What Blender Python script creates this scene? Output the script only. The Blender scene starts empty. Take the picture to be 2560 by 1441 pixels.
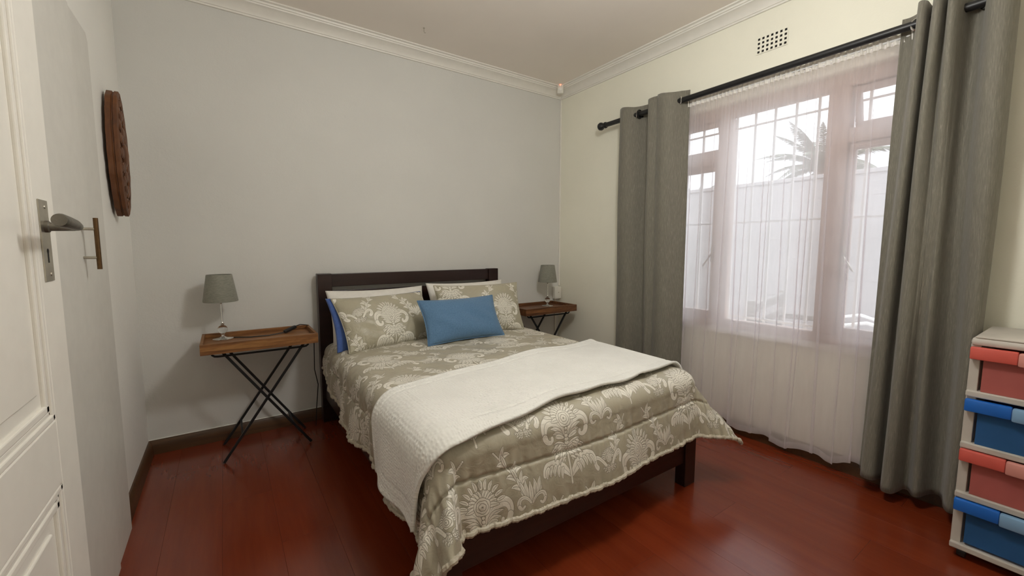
import bpy, bmesh, math, random
import numpy as np
from mathutils import Vector, Matrix, Euler

random.seed(7)
rng = np.random.default_rng(7)
scene = bpy.context.scene
COL = scene.collection

# ------------------------------------------------------------------ camera
cam_d = bpy.data.cameras.new('camera')
cam = bpy.data.objects.new('camera', cam_d)
COL.objects.link(cam)
R = [[0.82307322, -0.05347804, 0.56541186],
     [-0.5679337, -0.0798411, 0.81919272],
     [0.00133428, -0.99537204, -0.09608705]]
m = Matrix.Identity(4)
for i in range(3):
    m[i][0] = R[i][0]; m[i][1] = -R[i][1]; m[i][2] = -R[i][2]
m[2][3] = 1.15
cam.matrix_world = m
cam_d.sensor_width = 36.0
cam_d.lens = 36.0 * 1041.42 / 2560.0
cam_d.clip_start = 0.02
scene.camera = cam

# ------------------------------------------------------------------ sky, lights, exposure
world = bpy.data.worlds.new('overcast_sky')
scene.world = world
world.use_nodes = True
wn = world.node_tree.nodes; wl = world.node_tree.links
bg = wn['Background']
tc = wn.new('ShaderNodeTexCoord'); sx = wn.new('ShaderNodeSeparateXYZ')
rp = wn.new('ShaderNodeValToRGB')
rp.color_ramp.elements[0].position = 0.0; rp.color_ramp.elements[0].color = (0.235, 0.240, 0.262, 1)
rp.color_ramp.elements[1].position = 0.9; rp.color_ramp.elements[1].color = (0.94, 0.97, 1.0, 1)
wl.new(tc.outputs['Generated'], sx.inputs[0]); wl.new(sx.outputs['Z'], rp.inputs[0])
wl.new(rp.outputs[0], bg.inputs['Color'])
bg.inputs['Strength'].default_value = 7.2

pd = bpy.data.lights.new('window_portal', 'AREA'); pd.shape = 'RECTANGLE'
pd.size = 1.45; pd.size_y = 1.85
pd.cycles.is_portal = True
po = bpy.data.objects.new('window_portal', pd); COL.objects.link(po)
po.location = (2.83, 1.225, 1.345); po.rotation_euler = (0, math.radians(90), 0)

LAMP = (1.12, 0.80)          # the room's ceiling light, above the frame
ld = bpy.data.lights.new('ceiling_bulb', 'POINT')
ld.energy = 37; ld.color = (1.0, 0.995, 0.955); ld.shadow_soft_size = 0.13
lo = bpy.data.objects.new('ceiling_bulb', ld); COL.objects.link(lo)
lo.location = (LAMP[0], LAMP[1], 2.20)

scene.view_settings.view_transform = 'Standard'
scene.view_settings.look = 'None'
scene.view_settings.gamma = 1.0
scene.view_settings.use_curve_mapping = False
scene.view_settings.exposure = 0.15
scene.cycles.transparent_max_bounces = 24
scene.cycles.max_bounces = 10
scene.cycles.diffuse_bounces = 6

# ------------------------------------------------------------------ helpers
def tag(o, label=None, cat=None, group=None, kind=None):
    if label: o['label'] = label
    if cat: o['category'] = cat
    if group: o['group'] = group
    if kind: o['kind'] = kind
    return o

def empty(name, loc, label, cat, group=None, rz=0, kind=None):
    o = bpy.data.objects.new(name, None); COL.objects.link(o)
    o.location = loc; o.rotation_euler = (0, 0, rz); o.empty_display_size = 0.05
    return tag(o, label, cat, group, kind)

class MB:
    """collects shapes into one bmesh and links them as ONE mesh object"""
    def __init__(s): s.bm = bmesh.new()
    def box(s, c, d, bev=0.0, rot=None, seg=2):
        t = bmesh.new()
        bmesh.ops.create_cube(t, size=1.0)
        bmesh.ops.scale(t, vec=d, verts=t.verts)
        if bev > 0:
            bmesh.ops.bevel(t, geom=t.edges[:], offset=min(bev, min(d) * 0.45), segments=seg, profile=0.5, affect='EDGES')
        M = Matrix.Translation(c)
        if rot is not None: M = M @ (rot.to_matrix().to_4x4() if isinstance(rot, Euler) else rot.to_4x4())
        t.transform(M); s.add(t); return s
    def b2(s, lo, hi, bev=0.0):
        return s.box([(a + b) / 2 for a, b in zip(lo, hi)], [abs(b - a) for a, b in zip(lo, hi)], bev)
    def add(s, t):
        me = bpy.data.meshes.new('t'); t.to_mesh(me); t.free(); s.bm.from_mesh(me); bpy.data.meshes.remove(me)
    def bar(s, p, q, w, h=None, bev=0.001, up=(0, 0, 1)):
        p, q = Vector(p), Vector(q); d = q - p; L = d.length; z = d.normalized()
        u = Vector(up)
        if abs(z.dot(u)) > 0.95: u = Vector((1, 0, 0))
        x = u.cross(z).normalized(); y = z.cross(x)
        M = Matrix((x, y, z)).transposed()
        return s.box((p + q) / 2, (w, h or w, L), bev, M)
    def tube(s, pts, r, n=10, closed=False, caps=True):
        pts = [Vector(p) for p in pts]; N = len(pts)
        rr = r if isinstance(r, (list, tuple, np.ndarray)) else [r] * N
        ref = None; rings = []
        for i in range(N):
            a = pts[(i - 1) % N] if (closed or i > 0) else pts[i]
            b = pts[(i + 1) % N] if (closed or i < N - 1) else pts[i]
            t = (b - a).normalized()
            if ref is None:
                ref = Vector((0, 0, 1)) if abs(t.z) < 0.9 else Vector((1, 0, 0))
            x = (ref - t * ref.dot(t)).normalized(); ref = x
            y = t.cross(x)
            rings.append([s.bm.verts.new(pts[i] + rr[i] * (math.cos(2 * math.pi * k / n) * x + math.sin(2 * math.pi * k / n) * y)) for k in range(n)])
        for i in range(N if closed else N - 1):
            A, B = rings[i], rings[(i + 1) % N]
            for k in range(n):
                s.bm.faces.new((A[k], A[(k + 1) % n], B[(k + 1) % n], B[k]))
        if caps and not closed:
            s.bm.faces.new(rings[0][::-1]); s.bm.faces.new(rings[-1])
        return s
    def lathe(s, prof, c=(0, 0, 0), n=32, M=None):
        rings = []
        M = M or Matrix.Identity(3)
        for r, z in prof:
            if r < 1e-6: rings.append([s.bm.verts.new(Vector(c) + M @ Vector((0, 0, z)))])
            else: rings.append([s.bm.verts.new(Vector(c) + M @ Vector((r * math.cos(2 * math.pi * k / n), r * math.sin(2 * math.pi * k / n), z))) for k in range(n)])
        for A, B in zip(rings[:-1], rings[1:]):
            for k in range(n):
                k2 = (k + 1) % n
                if len(A) == 1 and len(B) == 1: continue
                if len(A) == 1: s.bm.faces.new((A[0], B[k2], B[k]))
                elif len(B) == 1: s.bm.faces.new((A[k], A[k2], B[0]))
                else: s.bm.faces.new((A[k], A[k2], B[k2], B[k]))
        return s
    def sphere(s, c, r, u=20, v=12, scale=(1, 1, 1)):
        t = bmesh.new(); bmesh.ops.create_uvsphere(t, u_segments=u, v_segments=v, radius=r)
        bmesh.ops.scale(t, vec=scale, verts=t.verts); bmesh.ops.translate(t, vec=c, verts=t.verts)
        s.add(t); return s
    def prism(s, poly, axis, a, b):
        """extrude a 2D polygon along an axis (0,1,2) from a to b; poly coords fill the other two axes in order"""
        def P(u, v, w):
            l = [u, v]; l.insert(axis, w); return l
        A = [s.bm.verts.new(P(u, v, a)) for u, v in poly]; B = [s.bm.verts.new(P(u, v, b)) for u, v in poly]
        n = len(poly)
        for i in range(n): s.bm.faces.new((A[i], A[(i + 1) % n], B[(i + 1) % n], B[i]))
        s.bm.faces.new(A[::-1]); s.bm.faces.new(B); return s
    def build(s, name, mat, parent=None, smooth=False, loc=None):
        bmesh.ops.recalc_face_normals(s.bm, faces=s.bm.faces[:])
        me = bpy.data.meshes.new(name)
        if loc is not None: s.bm.transform(Matrix.Translation(-Vector(loc)))
        s.bm.to_mesh(me); s.bm.free()
        me.materials.append(mat)
        if smooth:
            me.shade_smooth()
            me.set_sharp_from_angle(angle=math.radians(smooth if smooth is not True else 40))
        o = bpy.data.objects.new(name, me); COL.objects.link(o)
        if loc is not None: o.location = loc
        if parent is not None:
            o.parent = parent
        return o

def link_mesh(name, me, parent=None):
    o = bpy.data.objects.new(name, me); COL.objects.link(o)
    if parent is not None: o.parent = parent
    return o

def grid_mesh(name, P, mat, uv=None, parent=None, smooth=True, closed_u=False):
    """P: (nu, nv, 3) array -> quad sheet"""
    nu, nv = P.shape[:2]
    me = bpy.data.meshes.new(name)
    idx = np.arange(nu * nv).reshape(nu, nv)
    if closed_u: a = idx; b = np.roll(idx, -1, 0)
    else: a = idx[:-1]; b = idx[1:]
    F = np.stack([a[:, :-1], b[:, :-1], b[:, 1:], a[:, 1:]], -1).reshape(-1, 4)
    me.from_pydata(P.reshape(-1, 3).tolist(), [], F.tolist())
    if uv is not None:
        l = me.uv_layers.new(name='UVMap')
        l.data.foreach_set('uv', uv.reshape(-1, 2)[F.reshape(-1)].astype(np.float32).ravel())
    me.materials.append(mat)
    if smooth: me.shade_smooth()
    return link_mesh(name, me, parent)

def copy_tree(o, parent=None):
    c = o.copy(); COL.objects.link(c)
    if parent is not None: c.parent = parent
    for ch in list(o.children): copy_tree(ch, c)
    return c

# ------------------------------------------------------------------ materials
class NT:
    def __init__(s, name):
        s.m = bpy.data.materials.new(name); s.m.use_nodes = True
        s.t = s.m.node_tree; s.b = s.t.nodes['Principled BSDF']; s.out = s.t.nodes['Material Output']
    def n(s, typ, **kw):
        x = s.t.nodes.new(typ)
        for k, v in kw.items(): setattr(x, k, v)
        return x
    def l(s, a, b): s.t.links.new(a, b)
    def coord(s, scale=(1, 1, 1), kind='Object', rot=(0, 0, 0)):
        mp = s.n('ShaderNodeMapping'); mp.inputs['Scale'].default_value = scale; mp.inputs['Rotation'].default_value = rot
        if kind == 'World': s.l(s.n('ShaderNodeNewGeometry').outputs['Position'], mp.inputs[0])
        else: s.l(s.n('ShaderNodeTexCoord').outputs[kind], mp.inputs[0])
        return mp.outputs[0]
    def noise(s, vec, scale, detail=3, rough=0.5, dist=0.0):
        x = s.n('ShaderNodeTexNoise'); x.inputs['Scale'].default_value = scale; x.inputs['Detail'].default_value = detail
        x.inputs['Roughness'].default_value = rough; x.inputs['Distortion'].default_value = dist
        s.l(vec, x.inputs['Vector']); return x.outputs['Fac']
    def ramp(s, fac, stops):
        x = s.n('ShaderNodeValToRGB'); e = x.color_ramp.elements
        while len(e) < len(stops): e.new(0.5)
        for i, (p, c) in enumerate(stops): e[i].position = p; e[i].color = (*c, 1) if len(c) == 3 else c
        s.l(fac, x.inputs[0]); return x.outputs[0]
    def mix(s, fac, a, b, mode='MIX'):
        x = s.n('ShaderNodeMix', data_type='RGBA', blend_type=mode)
        for v, i in ((fac, 0), (a, 6), (b, 7)):
            if isinstance(v, (int, float)): x.inputs[i].default_value = v
            elif isinstance(v, tuple): x.inputs[i].default_value = (*v, 1)
            else: s.l(v, x.inputs[i])
        return x.outputs[2]
    def math(s, op, a, b=0.0):
        x = s.n('ShaderNodeMath', operation=op)
        for v, i in ((a, 0), (b, 1)):
            if isinstance(v, (int, float)): x.inputs[i].default_value = v
            else: s.l(v, x.inputs[i])
        return x.outputs[0]
    def bump(s, h, strength, dist=0.01, prev=None):
        x = s.n('ShaderNodeBump'); x.inputs['Strength'].default_value = strength; x.inputs['Distance'].default_value = dist
        s.l(h, x.inputs['Height'])
        if prev is not None: s.l(prev, x.inputs['Normal'])
        s.l(x.outputs[0], s.b.inputs['Normal']); return x.outputs[0]
    def set(s, **kw):
        for k, v in kw.items():
            i = s.b.inputs[k.replace('_', ' ')]
            if isinstance(v, tuple) and len(v) == 3: v = (*v, 1)
            if hasattr(v, 'is_linked') or hasattr(v, 'links'): s.l(v, i)
            else: i.default_value = v
        return s

def simple(name, col, rough=0.5, metal=0.0, var=0.08, scale=20.0, bump=0.0, bscale=60.0, kind='Object', **kw):
    t = NT(name); v = t.coord(kind=kind)
    f = t.noise(v, scale, 4)
    d = tuple(max(0, c * (1 - var)) for c in col); u = tuple(min(1, c * (1 + var)) for c in col)
    t.set(Base_Color=t.ramp(f, [(0.3, d), (0.7, u)]), Roughness=rough, Metallic=metal, **kw)
    if bump: t.bump(t.noise(v, bscale, 4), bump, 0.004)
    return t.m

def plaster(name, col, bs=0.25):
    t = NT(name); v = t.coord(kind='World')
    big = t.noise(v, 1.7, 4, 0.55)
    t.set(Base_Color=t.ramp(big, [(0.3, tuple(c * 0.965 for c in col)), (0.7, tuple(min(1, c * 1.02) for c in col))]), Roughness=0.75)
    fine = t.noise(v, 110, 5, 0.65)
    mid = t.noise(v, 16, 3, 0.5)
    t.bump(t.math('ADD', t.math('MULTIPLY', fine, 0.5), t.math('MULTIPLY', mid, 1.2)), bs, 0.006)
    return t.m

M_WALL_GREY = plaster('painted_plaster_grey', (0.66, 0.655, 0.625))
M_WALL = plaster('painted_plaster_cream', (0.84, 0.825, 0.71))
M_WALL_L = plaster('painted_plaster_white', (0.85, 0.84, 0.80))
M_CEIL = plaster('ceiling_paint', (0.86, 0.80, 0.735), 0.08)
M_TRIM = simple('white_gloss_trim', (0.80, 0.775, 0.72), 0.45, var=0.02)
M_WHITE = simple('white_door_enamel', (0.82, 0.795, 0.735), 0.38, var=0.02)
M_CUP = simple('cupboard_enamel', (0.66, 0.645, 0.60), 0.42, var=0.03)

def wood(name, c0, c1, c2, axis=1, rough=0.4, gscale=1.0, kind='Object', rnd=False, bump=0.12, coat=0.0, dist=0.9):
    t = NT(name)
    sc = [14.0, 14.0, 14.0]; sc[axis] = 1.0
    src = t.n('ShaderNodeNewGeometry').outputs['Position'] if kind == 'World' else t.n('ShaderNodeTexCoord').outputs['Object']
    if rnd:
        oi = t.n('ShaderNodeObjectInfo'); va = t.n('ShaderNodeVectorMath', operation='MULTIPLY_ADD')
        cmb = t.n('ShaderNodeCombineXYZ')
        for i, k in enumerate((13.0, 29.0, 7.0)): t.l(t.math('MULTIPLY', oi.outputs['Random'], k), cmb.inputs[i])
        va.inputs[1].default_value = (1, 1, 1); t.l(src, va.inputs[0]); t.l(cmb.outputs[0], va.inputs[2]); src = va.outputs[0]
    mp = t.n('ShaderNodeMapping'); mp.inputs['Scale'].default_value = [x * gscale for x in sc]; t.l(src, mp.inputs[0])
    v = mp.outputs[0]
    f1 = t.noise(v, 1.6, 6, 0.62, dist)
    f2 = t.noise(v, 9.0, 5, 0.7, 0.2)
    f = t.math('ADD', t.math('MULTIPLY', f1, 0.72), t.math('MULTIPLY', f2, 0.28))
    col = t.ramp(f, [(0.32, c0), (0.5, c1), (0.68, c2)])
    if rnd:
        k = t.math('MULTIPLY_ADD', oi.outputs['Random'], 0.12); t.t.nodes[-1].inputs[2].default_value = 0.94
        cc = t.n('ShaderNodeCombineColor')
        for i in range(3): t.l(k, cc.inputs[i])
        col = t.mix(1.0, col, cc.outputs[0], 'MULTIPLY')
    t.set(Base_Color=col, Roughness=rough, Coat_Weight=coat, Coat_Roughness=0.2)
    if bump: t.bump(f2, bump, 0.002)
    return t.m

M_FLOOR = wood('mahogany_laminate', (0.140, 0.0200, 0.0056), (0.168, 0.0255, 0.0072), (0.196, 0.0325, 0.0092), 1, 0.22, 0.55, 'World', True, 0.0, 0.30, 0.2)
M_BASE = wood('brown_skirting_wood', (0.045, 0.019, 0.006), (0.075, 0.032, 0.010), (0.105, 0.046, 0.015), 0, 0.4, 1.0)
M_BED = wood('dark_stained_bed_wood', (0.013, 0.0048, 0.0036), (0.021, 0.0078, 0.0058), (0.030, 0.0115, 0.0085), 0, 0.32, 1.0, bump=0.05)
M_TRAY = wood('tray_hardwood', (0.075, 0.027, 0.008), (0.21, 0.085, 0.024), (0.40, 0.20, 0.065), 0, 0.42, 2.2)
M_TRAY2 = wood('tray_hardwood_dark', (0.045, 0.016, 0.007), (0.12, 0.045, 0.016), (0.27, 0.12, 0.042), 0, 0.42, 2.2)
M_CARVE = wood('carved_reddish_wood', (0.055, 0.017, 0.005), (0.115, 0.038, 0.009), (0.18, 0.066, 0.017), 2, 0.45, 1.0)
M_FRAME = wood('varnished_window_wood', (0.40, 0.285, 0.245), (0.48, 0.345, 0.30), (0.55, 0.41, 0.355), 2, 0.4, 1.0)
M_BLACK = simple('black_satin_metal', (0.012, 0.012, 0.013), 0.42, 0.3, 0.2)
M_ROD = simple('black_rod_paint', (0.008, 0.008, 0.009), 0.4, 0.0, 0.2)
M_CHROME = simple('chrome', (0.75, 0.74, 0.72), 0.12, 1.0, 0.02)
M_STEEL = simple('worn_satin_steel', (0.50, 0.47, 0.40), 0.38, 1.0, 0.12, 30)
M_BRASS = simple('antique_brass', (0.15, 0.09, 0.045), 0.32, 1.0, 0.25, 40)
M_DARK = simple('painted_hole_shade', (0.01, 0.009, 0.008), 0.9, 0, 0.1)  # near-black colour painted in for the shade inside holes
M_PLASTIC = simple('white_plastic', (0.74, 0.72, 0.65), 0.4, 0, 0.02)
M_CORD = simple('black_rubber_cord', (0.01, 0.01, 0.01), 0.5, 0, 0.1)
M_WHITEMETAL = simple('white_painted_steel', (0.78, 0.78, 0.78), 0.45, 0, 0.03)

def glass_mat(name, tint=(1, 1, 1), gloss=0.08):
    t = NT(name); t.t.nodes.remove(t.b)
    a = t.n('ShaderNodeBsdfTransparent'); a.inputs[0].default_value = (*tint, 1)
    g = t.n('ShaderNodeBsdfGlossy'); g.inputs['Roughness'].default_value = 0.02
    fr = t.n('ShaderNodeFresnel'); fr.inputs[0].default_value = 1.45
    mx = t.n('ShaderNodeMixShader'); t.l(fr.outputs[0], mx.inputs[0]); t.l(a.outputs[0], mx.inputs[1]); t.l(g.outputs[0], mx.inputs[2])
    t.l(mx.outputs[0], t.out.inputs[0]); return t.m
M_GLASS = glass_mat('window_glass', (0.97, 0.985, 0.98))
_t = NT('clear_crystal'); _t.set(Base_Color=(0.95, 0.96, 0.96), Roughness=0.03, Transmission_Weight=1.0, IOR=1.5); M_CRYSTAL = _t.m

def fabric(name, c0, c1, scale, stretch=(1, 1, 1), rough=0.85, bump=0.3, bdist=0.003, kind='Object', sheen=0.2, trans=0.0):
    t = NT(name); v = t.coord(stretch, kind)
    f = t.noise(v, scale, 5, 0.65)
    col = t.ramp(f, [(0.36, c0), (0.64, c1)])
    t.set(Base_Color=col, Roughness=rough, Sheen_Weight=sheen, Sheen_Roughness=0.5)
    t.bump(f, bump, bdist)
    if trans:
        tr = t.n('ShaderNodeBsdfTranslucent'); t.l(col, tr.inputs[0])
        mx = t.n('ShaderNodeMixShader'); mx.inputs[0].default_value = trans
        t.l(t.b.outputs[0], mx.inputs[1]); t.l(tr.outputs[0], mx.inputs[2]); t.l(mx.outputs[0], t.out.inputs[0])
    return t.m
M_CURTAIN = fabric('slub_linen_curtain', (0.145, 0.134, 0.106), (0.335, 0.315, 0.265), 18, (26, 26, 1.3), 0.85, 0.35, 0.003, trans=0.05)
for n_ in M_CURTAIN.node_tree.nodes:
    if n_.type == 'VALTORGB':
        e_ = n_.color_ramp.elements; e_[0].position = .30; e_[1].position = .76; q_ = e_.new(.56); q_.color = (.205, .192, .154, 1)
M_SHADE = fabric('grey_lamp_linen', (0.20, 0.20, 0.165), (0.27, 0.265, 0.22), 60, (1, 1, 4), 0.85, 0.2, 0.001)
M_PILLOW = fabric('white_cotton', (0.70, 0.675, 0.625), (0.78, 0.755, 0.70), 14, (1, 1, 1), 0.8, 0.25, 0.006)
M_BLUE = fabric('blue_linen', (0.072, 0.155, 0.270), (0.100, 0.205, 0.345), 160, (1, 1, 1), 0.85, 0.35, 0.0015)
M_NAVY = fabric('royal_blue_cotton', (0.045, 0.095, 0.30), (0.06, 0.12, 0.36), 60, (1, 1, 1), 0.85, 0.2, 0.002)

# sheer voile: thin weave, lets most light through
t = NT('white_sheer_voile'); t.t.nodes.remove(t.b)
v = t.coord((1, 1, 0.15)); f = t.noise(v, 40, 3)
tra = t.n('ShaderNodeBsdfTransparent'); tra.inputs[0].default_value = (0.97, 0.96, 0.98, 1)
dif = t.n('ShaderNodeBsdfDiffuse'); dif.inputs[0].default_value = (0.90, 0.87, 0.87, 1)
trl = t.n('ShaderNodeBsdfTranslucent'); trl.inputs[0].default_value = (0.92, 0.89, 0.92, 1)
m1 = t.n('ShaderNodeMixShader'); m1.inputs[0].default_value = 0.72
t.l(dif.outputs[0], m1.inputs[1]); t.l(trl.outputs[0], m1.inputs[2])
lw = t.n('ShaderNodeLayerWeight'); lw.inputs[0].default_value = 0.35
op = t.math('ADD', t.math('MULTIPLY', lw.outputs['Facing'], 0.6), t.math('MULTIPLY_ADD', f, 0.10))
t.t.nodes[-1].inputs[2].default_value = 0.0
fac = t.math('ADD', op, 0.08); fac = t.math('MINIMUM', fac, 0.92)
m2 = t.n('ShaderNodeMixShader'); t.l(fac, m2.inputs[0]); t.l(tra.outputs[0], m2.inputs[1]); t.l(m1.outputs[0], m2.inputs[2])
t.l(m2.outputs[0], t.out.inputs[0]); M_SHEER = t.m
t = NT('sheer_header_tape'); t.set(Base_Color=(0.80, 0.77, 0.72), Roughness=0.9); t.bump(t.noise(t.coord(), 90, 4), 0.4, 0.003); M_HEADER = t.m

# ------------------------------------------------------------------ damask weave, drawn with strokes into a generated bitmap
TW, TH = 0.74, 0.42
PW, PH = 1332, 756
def damask():
    mask = np.zeros((PH, PW), np.float32); line = np.zeros((PH, PW), np.float32)
    ppm = PW / TW
    def stamp_curve(pts, radii, outline=0.0016, mirror=None):
        pts = np.array(pts, float); radii = np.array(radii, float)
        for mx in ((False, True) if mirror is not None else (False,)):
            q = pts.copy()
            if mx: q[:, 0] = 2 * mirror - q[:, 0]
            rm = radii.max() + 0.004
            x0 = int(math.floor((q[:, 0].min() - rm) * ppm)); x1 = int(math.ceil((q[:, 0].max() + rm) * ppm))
            y0 = int(math.floor((q[:, 1].min() - rm) * ppm)); y1 = int(math.ceil((q[:, 1].max() + rm) * ppm))
            X, Y = np.meshgrid((np.arange(x0, x1) + 0.5) / ppm, (np.arange(y0, y1) + 0.5) / ppm)
            sd = np.full(X.shape, -1.0)
            for (px, py), r in zip(q, radii): sd = np.maximum(sd, r - np.hypot(X - px, Y - py))
            ix = np.arange(x0, x1) % PW; iy = np.arange(y0, y1) % PH
            I = np.ix_(iy, ix)
            inside = np.clip(sd * ppm + 0.5, 0, 1)
            ln = np.clip(1.0 - np.abs(sd + outline * 0.2) / outline, 0, 1)
            mask[I] = np.maximum(mask[I] * (1 - np.clip((sd + outline) * ppm, 0, 1)), inside)
            line[I] = np.maximum(line[I] * (1 - inside), ln)
    def vein(pts, w=0.0011, mirror=None):
        pts = np.array(pts, float)
        for mx in ((False, True) if mirror is not None else (False,)):
            q = pts.copy()
            if mx: q[:, 0] = 2 * mirror - q[:, 0]
            x0 = int((q[:, 0].min() - 0.003) * ppm); x1 = int((q[:, 0].max() + 0.003) * ppm) + 1
            y0 = int((q[:, 1].min() - 0.003) * ppm); y1 = int((q[:, 1].max() + 0.003) * ppm) + 1
            X, Y = np.meshgrid((np.arange(x0, x1) + 0.5) / ppm, (np.arange(y0, y1) + 0.5) / ppm)
            d = np.full(X.shape, 1.0)
            for px, py in q: d = np.minimum(d, np.hypot(X - px, Y - py))
            I = np.ix_(np.arange(y0, y1) % PH, np.arange(x0, x1) % PW)
            line[I] = np.maximum(line[I], np.clip((w - d) * ppm + 0.5, 0, 1))
    def bez(p, n=40):
        p = [np.array(a, float) for a in p]; t = np.linspace(0, 1, n)[:, None]
        if len(p) == 3: return (1 - t) ** 2 * p[0] + 2 * t * (1 - t) * p[1] + t ** 2 * p[2]
        return (1 - t) ** 3 * p[0] + 3 * t * (1 - t) ** 2 * p[1] + 3 * t * t * (1 - t) * p[2] + t ** 3 * p[3]
    def leaf(p, w, mirror, tip=0.1, base=0.35, veins=True, n=40):
        c = bez(p, n); t = np.linspace(0, 1, n)
        r = w * (base + (1 - base) * np.sin(math.pi * np.clip(t * 0.85 + 0.1, 0, 1))) * (1 - (1 - tip) * t ** 4)
        stamp_curve(c, r, mirror=mirror)
        if veins: vein(c[4:-5], 0.0010, mirror)
        return c
    def fan(cx, cy, r0, r1, a0, a1, k, w, mirror):
        for a in np.linspace(a0, a1, k):
            a = math.radians(a); d = np.array((math.cos(a), math.sin(a)))
            leaf([np.array((cx, cy)) + d * r0, np.array((cx, cy)) + d * (r0 + r1) / 2 + np.array((-d[1], d[0])) * 0.004, np.array((cx, cy)) + d * r1], w, mirror, 0.25, 0.6)
    def rose(cx, cy, s, mirror):
        fan(cx, cy, 0.018 * s, 0.056 * s, 90, -5, 7, 0.0085 * s, mirror)
        for r in (0.027, 0.019, 0.011):
            th = np.linspace(0, 2 * math.pi, 60)
            rr = r * s * (1 + 0.10 * np.cos(5 * th + r * 400))
            stamp_curve(np.stack([cx + rr * 0.6 * np.cos(th), cy + rr * 0.6 * np.sin(th)], 1), np.full(60, r * s * 0.42))
        vein([[cx, cy]], 0.004 * s)
    def scroll(cx, cy, s, mirror):
        c = bez([(cx + .008 * s, cy - .03 * s), (cx + .03 * s, cy + .062 * s), (cx + .115 * s, cy + .05 * s), (cx + .098 * s, cy - .012 * s)], 50)
        t = np.linspace(0, 1, 50); stamp_curve(c, s * (0.009 + 0.008 * np.sin(math.pi * t)), mirror=mirror); vein(c[3:-4] * 1.0, 0.0012, mirror)
        c2 = bez([(cx + .098 * s, cy - .012 * s), (cx + .092 * s, cy - .045 * s), (cx + .06 * s, cy - .036 * s), (cx + .068 * s, cy - .018 * s)], 26)
        stamp_curve(c2, s * np.linspace(0.011, 0.006, 26), mirror=mirror)
        for k, (ex, ey) in enumerate(((.072, .012), (.062, -.008), (.05, -.022))):
            leaf([(cx + .014 * s, cy - .03 * s), (cx + (.03 + .006 * k) * s, cy + (.012 - .014 * k) * s), (cx + ex * s, cy + ey * s)], .0095 * s, mirror, 0.3)
    def acanthus(cx, cy, s, mirror):
        for a, L, w in ((-8, .088, .011), (-30, .085, .012), (-52, .078, .012), (-74, .066, .011), (14, .07, .009)):
            a = math.radians(a); d = np.array((math.cos(a), math.sin(a))) * L * s
            leaf([(cx + .004, cy), (cx + d[0] * .5 + .006 * s, cy + d[1] * .5 + .012 * s), (cx + d[0], cy + d[1])], w * s, mirror, 0.2)
            for f_ in (.45, .7):
                e = np.array((cx, cy)) + d * f_
                leaf([e, e + np.array((.012, -.002)) * s, e + np.array((.02, -.014)) * s], .005 * s, mirror, 0.3, 0.6, False)
    def wings(cx, cy, s, mirror):
        c = bez([(cx + .003, cy), (cx + .03 * s, cy + .055 * s), (cx + .10 * s, cy + .075 * s), (cx + .118 * s, cy + .03 * s)], 50)
        t = np.linspace(0, 1, 50); stamp_curve(c, s * (0.004 + 0.015 * np.sin(math.pi * np.clip(t, 0, 1)) ** 0.8 + .004 * t), mirror=mirror); vein(c[2:-6], 0.0012, mirror)
        for f_ in (.3, .42, .54, .66, .78):
            e = c[int(f_ * 49)]
            leaf([e, e + np.array((.012, -.012)) * s, e + np.array((.010, -.034)) * s], .0075 * s, mirror, 0.3, 0.6)
    def tulip(cx, cy, s, mirror):
        leaf([(cx, cy - .05 * s), (cx + .035 * s, cy), (cx + .022 * s, cy + .055 * s)], .014 * s, mirror, .2)
        leaf([(cx, cy - .05 * s), (cx, cy), (cx, cy + .045 * s)], .012 * s, mirror, .3)
        for k in range(3): leaf([(cx + .03 * s, cy - .02 * s), (cx + .05 * s, cy + .02 * s * k), (cx + .06 * s, cy + (.01 + .022 * k) * s)], .009 * s, mirror, .3)
        c = bez([(cx + .004, cy - .055 * s), (cx + .03 * s, cy - .005 * s), (cx + .085 * s, cy - .01 * s), (cx + .075 * s, cy - .055 * s)], 40)
        stamp_curve(c, s * np.linspace(.006, .012, 40), mirror=mirror); vein(c[2:-3], .001, mirror)
        c = bez([(cx + .075 * s, cy - .055 * s), (cx + .062 * s, cy - .08 * s), (cx + .045 * s, cy - .06 * s)], 20)
        stamp_curve(c, s * np.linspace(.010, .006, 20), mirror=mirror)
    def vine(x0, y0, x1, y1, bend, mirror):
        c = bez([(x0, y0), ((x0 + x1) / 2 + bend, (y0 + y1) / 2 - .04), (x1, y1)], 50)
        stamp_curve(c, np.full(50, .0035), mirror=mirror)
        for f_, sgn in ((.15, 1), (.3, -1), (.45, 1), (.6, -1), (.75, 1), (.9, -1)):
            e = c[int(f_ * 49)]
            leaf([e, e + np.array((.018 * sgn, .022)), e + np.array((.038 * sgn, .014))], .010, mirror, .3)
            leaf([e, e + np.array((.010 * sgn, .030)), e + np.array((.016 * sgn, .044))], .007, mirror, .3)
    for cx, oy in ((TW * .25, .0), (TW * .75, TH * .5)):
        vine(cx + .055, oy + .42, cx + .15, oy + .27, .05, cx)
        for sg in (-1, 1):
            mx_ = cx + sg * TW * .25
            if sg > 0:
                tulip(mx_, oy + .265, .72, mx_); rose(mx_, oy + .075, .62, mx_); acanthus(mx_, oy + .045, .42, mx_)
                for q_ in (-1, 1):
                    c = bez([(mx_ + .02 * q_, oy + .05), (mx_ + .06 * q_, oy + .12), (mx_ + .085 * q_, oy + .07), (mx_ + .06 * q_, oy + .05)], 36)
                    stamp_curve(c, np.linspace(.006, .010, 36)); vein(c[2:-3])
        wings(cx, oy + .055, 1.0, cx)
        c = bez([(cx, oy + .03), (cx, oy + .1), (cx, oy + .16)], 30); stamp_curve(c, np.full(30, .004))
        acanthus(cx, oy + .165, .92, cx)
        scroll(cx, oy + .225, 1.0, cx)
        for k in range(5): stamp_curve([[cx, oy + .175 + .013 * k]], [.0085 - .0007 * k])
        rose(cx, oy + .262, 1.05, cx)
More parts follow.
